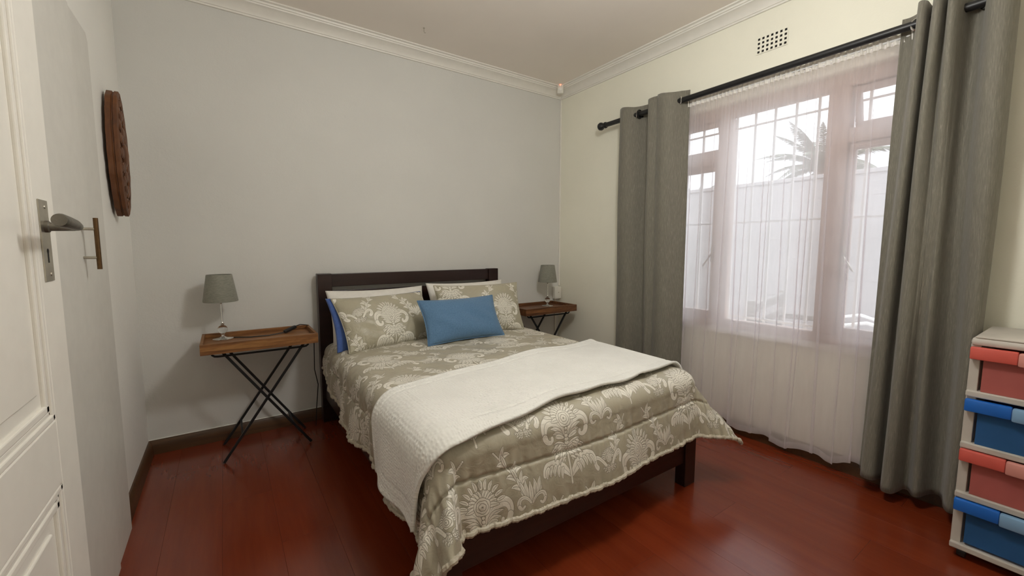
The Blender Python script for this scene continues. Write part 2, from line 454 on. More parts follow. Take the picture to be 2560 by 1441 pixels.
        fan(cx, oy + .262, .058, .085, 90, 10, 6, .0065, cx)
    a = np.zeros((PH, PW, 4), np.float32); a[..., 0] = np.clip(mask, 0, 1); a[..., 1] = np.clip(line, 0, 1); a[..., 3] = 1
    im = bpy.data.images.new('damask_weave', PW, PH, float_buffer=False); im.colorspace_settings.name = 'Non-Color'
    im.pixels.foreach_set(a.ravel()); im.update(); im.pack(); return im
IM = damask()

def damask_mat(name, bg_c, motif_c, wrinkle=0.5):
    t = NT(name)
    uv = t.n('ShaderNodeTexCoord').outputs['UV']
    im = t.n('ShaderNodeTexImage', image=IM, interpolation='Linear'); t.l(uv, im.inputs[0])
    sep = t.n('ShaderNodeSeparateColor'); t.l(im.outputs[0], sep.inputs[0])
    mask, line = sep.outputs[0], sep.outputs[1]
    v = t.coord()
    var = t.noise(v, 7, 3)
    bgc = t.mix(var, tuple(c * 0.88 for c in bg_c), tuple(min(1, c * 1.1) for c in bg_c))
    col = t.mix(mask, bgc, motif_c)
    col = t.mix(t.math('MULTIPLY', line, 0.62), col, tuple(c * 0.40 for c in bg_c))
    t.set(Base_Color=col, Roughness=t.math('MULTIPLY_ADD', mask, 0.16), Sheen_Weight=0.15, Sheen_Roughness=0.3, Specular_IOR_Level=0.75, Anisotropic=0.5)
    for n_ in t.t.nodes:
        if n_.type == 'MATH' and n_.operation == 'MULTIPLY_ADD': n_.inputs[2].default_value = 0.44
    h = t.math('SUBTRACT', t.math('MULTIPLY', mask, 0.6), t.math('MULTIPLY', line, 0.7))
    b = t.bump(h, 0.35, 0.0025)
    wr = t.noise(t.coord((1, 1, 1)), 24, 3, 0.55, 0.6)
    t.bump(wr, wrinkle, 0.010, b)
    return t.m
M_QUILT = damask_mat('silver_damask_quilt', (0.385, 0.35, 0.262), (0.72, 0.685, 0.60), 0.42)
M_DPILLOW = damask_mat('silver_damask_pillow', (0.39, 0.358, 0.262), (0.74, 0.71, 0.62), 0.6)
M_PIPE = simple('satin_binding', (0.44, 0.395, 0.31), 0.4, 0, 0.12, 60, 0.6, 90)

# matelasse throw: small scalloped quilting as fine relief
t = NT('white_matelasse'); uv = t.n('ShaderNodeTexCoord').outputs['UV']
mp = t.n('ShaderNodeMapping'); mp.inputs['Scale'].default_value = (1, 1, 1); t.l(uv, mp.inputs[0])
vo = t.n('ShaderNodeTexVoronoi', feature='SMOOTH_F1'); vo.inputs['Scale'].default_value = 105; vo.inputs['Randomness'].default_value = 0.45
t.l(mp.outputs[0], vo.inputs['Vector'])
wv = t.n('ShaderNodeTexWave', wave_type='RINGS'); wv.inputs['Scale'].default_value = 9; wv.inputs['Distortion'].default_value = 6; wv.inputs['Detail Scale'].default_value = 6
t.l(mp.outputs[0], wv.inputs['Vector'])
h = t.math('ADD', t.math('MULTIPLY', vo.outputs['Distance'], -1.0), t.math('MULTIPLY', wv.outputs['Fac'], 0.06))
t.set(Base_Color=t.ramp(t.noise(mp.outputs[0], 6, 3), [(0.3, (0.72, 0.715, 0.675)), (0.7, (0.78, 0.775, 0.735))]), Roughness=0.85, Sheen_Weight=0.2)
t.bump(h, 0.7, 0.007); M_THROW = t.m

# ------------------------------------------------------------------ room shell
XL, XR, D, YF, ZC = -0.398, 2.590, 2.973, -0.75, 2.56
S = lambda o, label=None: tag(o, label, None, None, 'structure')
WY0, WY1, WZ0, WZ1, XO = 0.37, 2.08, 0.635, 2.032, 2.82      # window opening

# floor with laminate boards laid towards the headboard wall
fl = S(MB().b2((XL - 1.1, YF - .1, -0.06), (XO, D + .1, -0.009)).build('floor', M_FLOOR), 'red mahogany laminate floor')
pw, plen = 0.192, 1.285
pm = {}
k = 0
x = XL - 0.05
row = 0
while x < XR + .02:
    w = pw
    off = (row * 0.43) % plen
    y = YF - .05 - off
    while y < D + .02:
        y0, y1 = max(y, YF - .05), min(y + plen, D + .02)
        if y1 - y0 > 0.05:
            key = round(y1 - y0, 4)
            if key not in pm:
                b = MB(); b.b2((0.0002, 0.0002, -0.0088), (w - .0002, y1 - y0 - .0002, 0.0), 0.0004)
                o = b.build('plank', M_FLOOR, fl); pm[key] = o
            else:
                o = pm[key].copy(); COL.objects.link(o); o.parent = fl
            o.location = (x, y0, 0)
        y += plen
    x += pw; row += 1

S(MB().b2((XL - .15, D, -.06), (XO, D + .2, ZC + .1)).build('wall_back', M_WALL_GREY), 'grey painted wall behind the headboard')
w = MB()
w.b2((XR, YF - .2, -.06), (XO, WY0, ZC + .1)); w.b2((XR, WY1, -.06), (XO, D + .0, ZC + .1))
w.b2((XR, WY0, -.06), (XO, WY1, WZ0 - .015)); w.b2((XR, WY0, WZ1), (XO, WY1, ZC + .1))
S(w.build('wall_right', M_WALL), 'cream painted wall with the window')
DY0, DY1, DZ = -0.37, 0.47, 2.05                              # doorway in the left wall
w = MB()
w.b2((XL - .14, DY1, -.06), (XL, D, ZC + .1)); w.b2((XL - .14, YF - .2, -.06), (XL, DY0, ZC + .1)); w.b2((XL - .14, DY0, DZ), (XL, DY1, ZC + .1))
S(w.build('wall_left', M_WALL_L), 'pale wall with cupboard and doorway')
S(MB().b2((XL - 1.2, YF - .15, -.06), (XO, YF, ZC + .1)).build('wall_front', M_WALL), 'wall behind the viewer')
w = MB(); w.b2((XL - 1.2, YF, -.06), (XL - 1.1, 1.2, ZC + .1)); w.b2((XL - 1.1, 1.1, -.06), (XL - .14, 1.2, ZC + .1))
S(w.build('wall_hall', M_WALL), 'passage wall outside the doorway')
S(MB().b2((XL - 1.2, YF - .15, ZC), (XO, D + .2, ZC + .12)).build('ceiling', M_CEIL), 'flat off-white painted ceiling')

# cornice: stepped cove profile (distance from wall, distance below ceiling)
prof = [(0, .080), (.012, .080), (.014, .072), (.020, .070), (.022, .064), (.030, .052), (.044, .038), (.062, .029), (.070, .027), (.072, .020), (.080, .019), (.083, .010), (.098, .008), (.098, 0), (0, 0)]
S(MB().prism([(D - a, ZC - z) for a, z in prof], 0, XL, XR).build('trim_1', M_TRIM, None, 25), 'white cornice above headboard wall')
S(MB().prism([(XR - a, ZC - z) for a, z in prof], 1, YF, D).build('trim_2', M_TRIM, None, 25), 'white cornice above window wall')
S(MB().prism([(XL + a, ZC - z) for a, z in prof], 1, YF, D).build('trim_3', M_TRIM, None, 25), 'white cornice above left wall')
bp = [(0, 0), (.020, 0), (.020, .006), (.017, .045), (.012, .068), (.006, .077), (0, .078)]
S(MB().prism([(D - a, z) for a, z in bp], 0, XL, XR).build('baseboard_back', M_BASE, None, 30), 'brown wooden skirting under grey wall')
S(MB().prism([(XL + a, z) for a, z in bp], 1, 2.20, D).build('baseboard_left', M_BASE, None, 30), 'brown wooden skirting beside cupboard')
S(MB().prism([(XR - a, z) for a, z in bp], 1, YF, D).build('baseboard_right', M_BASE, None, 30), 'brown wooden skirting under window')
# thin white caulk bead along the top of the skirting
S(MB().b2((XL, D - .006, .078), (XR, D, .083), .002).build('trim_4', M_TRIM), 'white paint line above skirting')
# interior sill board
S(MB().b2((2.568, WY0, .616), (2.70, WY1, .640), .004).build('trim_5', M_TRIM), 'white window sill board')

# ------------------------------------------------------------------ window
win = S(MB().b2((2.64, WY0, .640), (2.705, WY1, .692), .004).b2((2.64, WY0, 1.962), (2.705, WY1, WZ1), .004)
        .b2((2.64, WY0, .692), (2.705, WY0 + .05, 1.962), .004).b2((2.64, WY1 - .05, .692), (2.705, WY1, 1.962), .004).build('window_1', M_FRAME), 'wooden three-light window behind sheer curtain')
for y0, y1 in ((1.431, 1.50), (.822, .918)):
    MB().b2((2.635, y0, .692), (2.71, y1, 1.962), .004).build('mullion', M_FRAME, win)
for y0, y1 in ((1.50, WY1 - .05), (WY0 + .05, .822)):
    MB().b2((2.638, y0, 1.682), (2.708, y1, 1.755), .004).build('transom', M_FRAME, win)
    # lower casement and upper vent sash, each with its glass
    f = MB()
    for a, b_ in (((y0, .692), (y1, .732)), ((y0, 1.650), (y1, 1.682)), ((y0, .732), (y0 + .03, 1.65)), ((y1 - .03, .732), (y1, 1.65))):
        f.b2((2.655, a[0] + .002, a[1]), (2.695, b_[0] - .002, b_[1]), .003)
    s_ = f.build('casement', M_FRAME, win)
    MB().b2((2.672, y0 + .028, .73), (2.676, y1 - .028, 1.652)).build('pane', M_GLASS, s_)
    hb = MB(); hy = y0 + .016 if y0 > 1 else y1 - .016
    hb.b2((2.640, hy - .008, 1.06), (2.656, hy + .008, 1.16), .003); hb.bar((2.632, hy, 1.11), (2.625, hy + (.05 if y0 > 1 else -.05), 1.03), .010, .008)
    hb.build('catch', M_STEEL, s_)
    f = MB()
    for a, b_ in (((y0, 0), (y1, .035)), ((y0, .172), (y1, .207)), ((y0, .035), (y0 + .03, .172)), ((y1 - .03, .035), (y1, .172))):
        f.b2((-.02, a[0] + .002, a[1] - .207), (.02, b_[0] - .002, b_[1] - .207), .003)
    s_ = f.build('vent_sash', M_FRAME, win)
    MB().b2((-.002, y0 + .028, -.175), (.002, y1 - .028, -.033)).build('pane', M_GLASS, s_)
    s_.location = (2.675, 0, 1.962); s_.rotation_euler = (0, math.radians(-17), 0)
    cy = (y0 + y1) / 2
    MB().tube([(2.645, cy, 1.775), (2.665, cy, 1.785), (2.735, cy, 1.80)], .005, 8).sphere((2.645, cy, 1.775), .010, 12, 8).build('stay', M_STEEL, win, True)
MB().b2((2.672, .915, .69), (2.676, 1.434, 1.965)).build('pane', M_GLASS, win)

# burglar guard outside the glass
gd = empty('window_guard', (2.785, 1.18, .66), 'white burglar bars fixed across the outside of the window', 'burglar bars')
def gpart(b, nm): o = b.build(nm, M_WHITEMETAL, None, True); o.parent = gd; o.matrix_parent_inverse = Matrix.Translation((-2.785, -1.18, -.66)); return o
ys = [1.18 + .1135 * (i - 7.5) for i in range(16)]
for yv in ys:
    if WY0 + .02 < yv < WY1 - .02: gpart(MB().tube([(2.785, yv, .66), (2.785, yv, 2.02)], .008, 8), 'bar')
for zz in (.70, 1.315, 1.915): gpart(MB().b2((2.776, WY0, zz - .006), (2.783, WY1, zz + .006), .001), 'crossbar')

# ------------------------------------------------------------------ outside
GX = 6.2
gr = S(MB().b2((2.82, -9, -.35), (14, 12, -.25)).build('ground', simple('garden_paving', (0.42, 0.40, 0.38), 0.8, 0, .1, 3, .3, 20, 'World')), 'pale paved yard outside')
M_GW = simple('garden_wall_paint', (0.27, 0.257, 0.260), 0.85, 0, 0.06, 2.5, 0.3, 30, 'World')
gw = S(MB().b2((GX + .012, -8, -.25), (GX + .2, 12, 2.02)).build('wall_garden', M_GW), 'grey boundary wall across the yard')
for i in range(9):
    z0 = -.25 + .252 * i
    MB().b2((GX, -8, z0 + .001), (GX + .05, 12, min(z0 + .251, 2.07)), .002).build('block_course', M_GW, gw)
MB().b2((GX - .02, -8, 2.02), (GX + .22, 12, 2.07), .006).build('coping', M_GW, gw)

M_FROND = simple('palm_frond', (0.055, 0.075, 0.04), 0.6, 0, .3, 6)
M_TRUNK = simple('palm_trunk', (0.16, 0.11, 0.08), 0.9, 0, .25, 9, .6, 12)
def frond_mesh(L, droop, seed):
    r = random.Random(seed); b = MB(); pts = []
    n = 16
    for i in range(n + 1):
        t_ = i / n; pts.append(Vector((L * t_ * (1 - .12 * t_ * droop), 0, L * (.30 * t_ - droop * .66 * t_ * t_))))
    b.tube(pts, [.014 * (1 - .85 * i / n) for i in range(n + 1)], 5)
    for i in range(2, n * 4):
        t_ = i / (n * 4); j = t_ * n; k_ = int(j); p = pts[k_].lerp(pts[min(k_ + 1, n)], j - k_)
        d = (pts[min(k_ + 1, n)] - pts[max(k_ - 1, 0)]).normalized()
        ll = L * .135 * math.sin(math.pi * min(1, .15 + t_ * .88)) ** .7
        for sg in (-1, 1):
            tip = p + d * ll * .62 + Vector((0, sg * ll * .72, -ll * (.45 + .35 * r.random())))
            wd = d * .0085
            vs = [b.bm.verts.new(q) for q in (p - wd, p + wd, (p + tip) / 2 + wd * 1.1 + Vector((0, 0, .012)), tip, (p + tip) / 2 - wd * 1.1 + Vector((0, 0, .012)))]
            b.bm.faces.new(vs)
    return b
def palm(loc, h, L, n, label, seed):
    t_ = empty('palm_tree', loc, label, 'palm tree')
    r = random.Random(seed)
    MB().tube([(0.05 * math.sin(i), 0.04 * math.cos(i * 1.7), h * i / 14) for i in range(15)], [.24 - .05 * i / 14 + .015 * (i % 2) for i in range(15)], 14).build('trunk', M_TRUNK, t_, True)
    ms = [frond_mesh(L, dr, seed + k_).build('frond', M_FROND, t_) for k_, dr in enumerate((.55, .9, 1.15))]
    used = set()
    for i in range(n):
        a = i * 2.39996 + r.random() * .3; e = (i + .5) / n
        lv = 0 if e < .34 else (1 if e < .67 else 2)
        o = ms[lv] if lv not in used else ms[lv].copy()
        if lv in used: COL.objects.link(o); o.parent = t_
        used.add(lv)
        o.location = (0, 0, h - .05); el = math.radians(58 - 64 * e)
        o.rotation_euler = Euler((0, -el, a), 'XYZ'); s_ = .85 + .3 * r.random(); o.scale = (s_, s_, s_)
    return t_
palm((10.5, 3.66, -.25), 3.10, 1.35, 30, 'tall palm with arching fronds behind the garden wall, beside the mullion', 3)
palm((11.5, 7.3, -.25), 2.55, 1.0, 22, 'smaller bushy palm top behind garden wall at the left casement', 11)

# shrub before the garden wall
M_SHRUB = simple('shrub_green', (0.22, 0.32, 0.17), 0.7, 0, .3, 5)
sh = empty('garden_shrub', (5.7, 4.3, -.25), 'pale green leafy shrub against the garden wall', 'shrub')
b = MB()
for i in range(7): b.tube([(0, 0, 0), (.2 * math.cos(i * .9), .2 * math.sin(i * .9), .6), (.36 * math.cos(i * .9), .36 * math.sin(i * .9), 1.3)], [.02, .014, .006], 6)
b.build('stem', M_TRUNK, sh)
b = MB(); r = random.Random(5)
for i in range(900):
    th = r.random() * 6.283; ph = math.acos(2 * r.random() - 1); q = .35 + .65 * r.random() ** .5
    c = Vector((.45 * q * math.sin(ph) * math.cos(th), .55 * q * math.sin(ph) * math.sin(th), .95 + .75 * q * math.cos(ph)))
    a = Vector((r.uniform(-1, 1), r.uniform(-1, 1), r.uniform(-.4, 1))).normalized() * .07; p = a.cross(Vector((r.random(), r.random(), r.random()))).normalized() * .025
    b.bm.faces.new([b.bm.verts.new(v_) for v_ in (c, c + a * .5 + p, c + a, c + a * .5 - p)])
o = b.build('leaves', M_SHRUB, sh); o['kind'] = 'stuff'

# slatted garden bench
M_BENCH = simple('grey_bench_wood', (0.16, 0.15, 0.14), 0.7, 0, .15, 8)
bn = empty('garden_bench', (3.86, 1.36, -.25), 'dark slatted wooden garden bench in the yard by the wall', 'bench', rz=math.radians(12))
bn.scale = (1, 1, 1.1)
def bp_(lo, hi, nm): return MB().b2(lo, hi, .006).build(nm, M_BENCH, bn)
for xx in (-.03, 1.25):
    bp_((xx, .40, 0), (xx + .07, .46, .86), 'leg'); bp_((xx, -.02, 0), (xx + .07, .05, .62), 'leg'); bp_((xx, -.03, .58), (xx + .07, .46, .63), 'armrest')
for zz in (.49, .62, .76): bp_((.04, .405, zz), (1.25, .435, zz + .075), 'back_slat')
for i in range(4): bp_((.0, .02 + .1 * i, .40), (1.29, .10 + .1 * i, .43), 'seat_slat')

# ornate cast-metal chair, white
ch = empty('garden_chair', (4.80, 1.33, -.25), 'white ornate cast metal garden chair beyond the lower casement', 'chair', rz=math.radians(200))
ch.scale = (1, 1, 1.14)
def cp(b, nm): return b.build(nm, M_WHITEMETAL, ch, True)
for xx in (-.2, .2):
    for yy in (-.18, .2): cp(MB().tube([(xx * .85, yy * .85, .44), (xx * .95, yy, .25), (xx * 1.15, yy * 1.15, 0)], [.018, .014, .012], 8), 'leg')
cp(MB().lathe([(0, .42), (.2, .42), (.235, .43), (.24, .445), (.22, .455), (0, .455)], n=28), 'seat')
b = MB(); o_ = []
for i in range(41):
    a = math.pi * (i / 40); o_.append((-.24 * math.cos(a) * (1 + .06 * math.cos(6 * a)), .2 + .02 * math.sin(a), .50 + .34 * math.sin(a) ** .6 + .022 * abs(math.sin(5 * a))))
b.tube(o_, .017, 8)
for cx, cz, rr in ((0, .68, .075), (-.075, .60, .05), (.075, .60, .05), (0, .77, .04), (-.15, .66, .045), (.15, .66, .045), (0, .56, .045)):
    b.tube([(cx + rr * math.cos(a * .3927), .21, cz + rr * math.sin(a * .3927)) for a in range(16)], .012, 6, True)
cp(b, 'backrest')
for xx in (-1, 1): cp(MB().tube([(xx * .22, .2, .62), (xx * .27, .05, .66), (xx * .27, -.1, .63), (xx * .24, -.14, .56), (xx * .22, -.12, .45)], .013, 8), 'armrest')

# ------------------------------------------------------------------ open door (swung back against the left wall)
DX0, DX1 = -0.340, -0.300
dr = S(MB().b2((DX0, .510, .01), (DX1 - .008, 1.326, 2.035), .002).build('door_1', M_WHITE), 'white panelled door swung open, with lever handle')
# stiles and rails stand proud of the sunk panels
for lo, hi, nm in (((1.205, .01), (1.326, 2.035), 'stile'), ((.510, .01), (.630, 2.035), 'stile'),
                   ((.630, .665), (1.205, .800), 'rail'), ((.630, .01), (1.205, .20), 'rail'), ((.630, 1.93), (1.205, 2.035), 'rail')):
    MB().b2((DX1 - .010, lo[0], lo[1]), (DX1, hi[0], hi[1]), .003).build(nm, M_WHITE, dr)
for z0, z1 in ((.800, 1.93), (.20, .665)):
    b = MB()
    for off, wd, hh in ((0, .014, .004), (.014, .010, .0005), (.024, .016, .003)):
        y0, y1, a, c_ = .630 + off, 1.205 - off, z0 + off, z1 - off
        for lo, hi in (((y0, a), (y1, a + wd)), ((y0, c_ - wd), (y1, c_)), ((y0, a), (y0 + wd, c_)), ((y1 - wd, a), (y1, c_))):
            b.b2((DX1 - .010, lo[0], lo[1]), (DX1 - .004 + hh, hi[0], hi[1]), .003)
    b.build('moulding', M_WHITE, dr)
    MB().b2((DX1 - .010, .70, z0 + .07), (DX1 - .003, 1.135, z1 - .07), .006).build('panel', M_WHITE, dr)
pl = MB().b2((DX1, 1.226, 1.080), (DX1 + .0025, 1.278, 1.246), .001).build('lock_plate', M_STEEL, dr)
MB().b2((DX1 + .0022, 1.2485, 1.118), (DX1 + .003, 1.2545, 1.140)).lathe([(0, .0022), (.005, .0022), (.005, .003), (0, .003)], (DX1, 1.2515, 1.142), 14, Matrix.Rotation(math.pi / 2, 3, 'Y')).build('keyhole', M_DARK, pl)  # dark inlay on the plate, shade of the hole put into its colour
for zz in (1.232, 1.094): MB().lathe([(0, .004), (.003, .004), (.004, .0024)], (DX1, 1.258, zz), 12, Matrix.Rotation(math.pi / 2, 3, 'Y')).build('screw', M_STEEL, pl)
b = MB()
b.lathe([(.012, .002), (.012, .008), (.009, .010), (.008, .045)], (DX1, 1.252, 1.192), 18, Matrix.Rotation(math.pi / 2, 3, 'Y'))
b.tube([(DX1 + .040, 1.250, 1.192), (DX1 + .052, 1.240, 1.193), (DX1 + .054, 1.205, 1.1955), (DX1 + .054, 1.16, 1.198), (DX1 + .054, 1.118, 1.200), (DX1 + .054, 1.112, 1.200)], [.008, .0085, .0105, .012, .0125, .011], 18)
b.build('lever_handle', simple('worn_lever_steel', (0.19, 0.175, 0.15), .42, .9, .2, 60), dr, True)
for zz in (.25, 1.0, 1.8): MB().tube([(DX0 + .01, .506, zz), (DX0 + .01, .506, zz + .09)], .007, 10).build('hinge', M_STEEL, dr, True)
# door frame round the doorway
jb = MB(); jb.b2((XL - .14, DY1 - .03, 0), (XL + .012, DY1 + .028, DZ + .05), .003); jb.b2((XL - .14, DY0 - .04, 0), (XL + .012, DY0 + .03, DZ + .05), .003); jb.b2((XL - .14, DY0, DZ - .03), (XL + .012, DY1, DZ + .05), .003)
S(jb.build('trim_6', M_TRIM), 'white frame of the doorway')

# ------------------------------------------------------------------ built-in cupboard in the left wall
cb = empty('built_in_cupboard', (XL, 1.9, 0), 'white built-in cupboard with bar handle, set in the wall behind the door', 'cupboard')
def cpart(b, nm, mt, parent=None, smooth=False):
    o = b.build(nm, mt, parent or cb, smooth)
    if parent is None: o.matrix_parent_inverse = Matrix.Translation((-XL, -1.9, 0))
    return o
poly = [(1.30, 0.0), (2.21, 0.0), (2.21, 1.90), (2.19, 1.925), (1.30, 1.925)]
b = MB(); b.prism([(y, z) for y, z in poly], 0, XL + .001, -.370); cpart(b, 'side_panel', M_CUP)
cd = cpart(MB().b2((-.371, 1.36, .03), (-.354, 1.895, 1.90), .002), 'door', M_CUP)
b = MB(); yb = 1.800
b.tube([(-.320, yb, 1.082), (-.320, yb, 1.240)], .0062, 14)
cpart(b, 'bar_handle', M_BRASS, cd, True)
for zz in (1.118, 1.206): cpart(MB().tube([(-.354, yb, zz), (-.320, yb, zz)], .0045, 12), 'standoff', M_STEEL, cd, True)

# ------------------------------------------------------------------ carved wall plaque
cv = empty('carved_plaque', (XL, 2.585, 1.565), 'tall carved brown wooden plaque hanging on the left wall', 'wall carving')
def outline(th, k=0.0):
    v_ = math.sin(th); f = 1 + .035 * math.cos(18 * th)
    hw = (.026 + .080 * (1 - abs(v_) ** 2.3)) * math.copysign(min(1, abs(math.cos(th)) * 2.2), math.cos(th))
    return (hw - math.copysign(min(k, abs(hw) * .6), hw)) * f, (.275 - k) * v_
b = MB(); N = 96; rings = []
for k_, xx in ((0, .012), (0, .030), (.004, .032), (.004, .036), (0, .038), (.0, .050), (.010, .055), (.022, .050)):
    rings.append([b.bm.verts.new((xx, *outline(2 * math.pi * i / N, k_))) for i in range(N)])
for A, B in zip(rings[:-1], rings[1:]):
    for i in range(N): b.bm.faces.new((A[i], A[(i + 1) % N], B[(i + 1) % N], B[i]))
b.bm.faces.new(rings[0][::-1]); b.bm.faces.new(rings[-1])
b.build('body', M_CARVE, cv, 30)
b = MB(); r = random.Random(9)
for ring, cnt, rad in ((.10, 10, .024), (.17, 16, .022), (.225, 20, .014)):
    for i in range(cnt):
        a = 2 * math.pi * i / cnt
        b.sphere((.052, ring * .36 * math.cos(a), ring * math.sin(a)), rad, 10, 6, (.32, .8, 1.1))
b.sphere((.052, 0, 0), .045, 16, 8, (.35, .9, 1.2))
b.build('relief', M_CARVE, cv, True)
MB().lathe([(0, 0), (.006, 0), (.006, .016), (0, .016)], (0, 0, .2), 10, Matrix.Rotation(math.pi / 2, 3, 'Y')).build('hook', M_STEEL, cv)

# ------------------------------------------------------------------ bed frame
bed = empty('bed', (1.168, 2.0, 0), 'dark brown wooden double bed with slatted headboard', 'bed')
def bpart(b, nm, mt=None, sm=False):
    o = b.build(nm, mt or M_BED, bed, sm); o.matrix_parent_inverse = Matrix.Translation((-1.168, -2.0, 0)); return o
BX0, BX1 = .484, 1.852
for x0 in (BX0, BX1 - .086): bpart(MB().b2((x0, 2.885, 0), (x0 + .086, 2.945, .982), .003), 'headboard_post')
bpart(MB().b2((BX0 + .08, 2.900, .895), (BX1 - .08, 2.935, .979), .003), 'headboard_rail')
bpart(MB().b2((BX0 + .08, 2.905, .62), (BX1 - .08, 2.930, .868), .003), 'headboard_rail')
bpart(MB().b2((BX0 + .08, 2.905, .25), (BX1 - .08, 2.930, .58), .003), 'headboard_rail')
for x0 in (BX0 + .002, BX1 - .084): bpart(MB().b2((x0, 1.095, 0), (x0 + .082, 1.150, .335), .003), 'footboard_post')
for z0, z1 in ((.118, .228), (.243, .330)): bpart(MB().b2((BX0 + .07, 1.108, z0), (BX1 - .07, 1.134, z1), .002), 'footboard_rail')
for x0 in (BX0 + .02, BX1 - .045): bpart(MB().b2((x0, 1.13, .16), (x0 + .025, 2.90, .30), .002), 'side_rail')
for i in range(11): bpart(MB().b2((BX0 + .04, 1.2 + .16 * i, .26), (BX1 - .04, 1.27 + .16 * i, .28), .002), 'slat')
tag(MB().b2((BX0 + .035, 1.16, .28), (BX1 - .035, 2.895, .525), .045).build('mattress', M_PILLOW, None, True), 'white mattress hidden under the silver quilt', 'mattress')

# ------------------------------------------------------------------ draped bedding
RR = .075
QX0, QX1, QY = .478 + RR, 1.872 - RR, 1.100 + RR
ZT = .556
def drape(s, t, lift=0.0):
    """sheet coordinates (s across, t along the bed) -> points on the made bed"""
    ax = np.where(s < QX0, QX0 - s, np.where(s > QX1, s - QX1, 0.0)); sg = np.where(s < QX0, -1.0, 1.0)
    by = np.where(t < QY, QY - t, 0.0)
    r = np.hypot(ax, by); rs = np.maximum(r, 1e-9)
    cx, cy = ax / rs, by / rs
    bx = np.clip(s, QX0, QX1); byy = np.maximum(t, QY)
    th = np.arctan2(by, ax)
    corner = np.sin(2 * th) ** 2
    Rl = RR + lift
    arc = RR * math.pi / 2
    a = np.minimum(r, arc) / RR
    out = Rl * np.sin(a); dn = Rl * (1 - np.cos(a))
    rem = np.maximum(r - arc, 0.0)
    # side folds that open towards the hem
    w = np.where(ax > by, t, s)
    fold = np.where(ax > by, .05 + .07 * np.sin(w * 9.5 + 1.0) + .05 * np.sin(w * 23 + .4), .20 + .05 * np.sin(w * 6.3 + .8) + .025 * np.sin(w * 15 + 2.2))
    flare = fold * (1 - corner) + corner * np.where(sg < 0, .42, .70)
    flare = flare + np.where((sg < 0) & (r > 0), .42 * np.exp(-((th - 1.20) / .17) ** 2), 0)
    out = out + rem * np.sin(flare); dn = dn + rem * np.cos(flare)
    crown = .014 * np.sin(np.clip((s - QX0) / (QX1 - QX0), 0, 1) * math.pi) * np.clip((t - QY) * 3, 0, 1)
    soft = .004 * np.sin(s * 7 + t * 3) * np.sin(t * 6 - s * 2)
    z = ZT + lift + crown + np.where(r > 0, 0, soft) - dn
    return np.stack([bx + sg * cx * out, byy - cy * out, z], -1)

def normals(P):
    du = np.gradient(P, axis=0); dv = np.gradient(P, axis=1)
    n = np.cross(du, dv); n /= np.linalg.norm(n, axis=-1, keepdims=True) + 1e-9
    return n

s0, s1, t0, t1 = QX0 - .36, QX1 + .335, QY - .345, 2.72
ns, nt = 420, 400
s_ = np.linspace(s0, s1, ns); t_ = np.linspace(t0, t1, nt)
Sg, Tg = np.meshgrid(s_, t_, indexing='ij')
# the quilt is pulled a little askew so its hems are not ruler straight
Sw = Sg + .010 * np.sin(Tg * 4.1); Tw = Tg + .012 * np.sin(Sg * 3.6 + .4)
hd = np.clip((Tg - 2.15) / .57, 0, 1) ** 1.6
Sw = np.where(Sg < QX0, QX0 + (Sw - QX0) * (1 - .50 * hd), Sw)
P = drape(Sw, Tw)
Nn = normals(P)
e = np.minimum(np.minimum(Sg - s0, s1 - Sg), Tg - t0)
along = np.where(np.minimum(Sg - s0, s1 - Sg) < Tg - t0, Tg, Sg)
d1 = np.abs(e - .165)
h = -.010 * np.exp(-(d1 / .0050) ** 2)
puff = .006 * np.sin(np.clip(e / .165, 0, 1) * math.pi) + .006 * np.clip((e - .165) / .08, 0, 1)
puck = 0.0022 * np.sin(along * 165 + 2 * np.sin(along * 17)) * np.exp(-(d1 / .035) ** 2) + .0030 * np.sin(along * 120 + np.sin(along * 31)) * np.exp(-(e / .03) ** 2)
wr = .0012 * np.sin(along * 38 + 3 * np.sin(along * 5) + e * 6) * np.clip((.36 - e) / .2, 0, 1)
wr = wr + .0026 * np.sin(along * 88 + 2.5 * np.sin(along * 9 + 1) + e * 4) * np.clip((.33 - e) / .15, 0, 1)
top = .003 * (np.sin(Sg * 31 + 4 * np.sin(Tg * 6)) * np.sin(Tg * 27 + 3 * np.sin(Sg * 7))) * (e > .33)
P = P + Nn * (h + puff + puck + wr + top)[..., None]
UV = np.stack([(Sg - .45) / TW + .0, (Tg + .20) / TH], -1)
q = grid_mesh('quilt', P, M_QUILT, UV)
sm = q.modifiers.new('thickness', 'SOLIDIFY'); sm.thickness = .010; sm.offset = -1
tag(q, 'silver grey damask quilt spread over the bed, hem hanging at the foot', 'quilt')
# puckered satin binding round the hem
path = [P[0, j] for j in range(nt - 1, -1, -1)] + [P[i, 0] for i in range(1, ns)] + [P[-1, j] for j in range(1, nt)]
path = np.array(path)
L = np.concatenate([[0], np.cumsum(np.linalg.norm(np.diff(path, axis=0), axis=1))])
k_ = np.linspace(0, L[-1], 2400)
pp = np.stack([np.interp(k_, L, path[:, i]) for i in range(3)], -1)
MB().tube([tuple(v_) for v_ in pp], [.0092 + .0009 * math.sin(a * 430 + 2 * math.sin(a * 41)) + .0010 * math.sin(a * 177) for a in k_], 8).build('binding', M_PIPE, q, True)

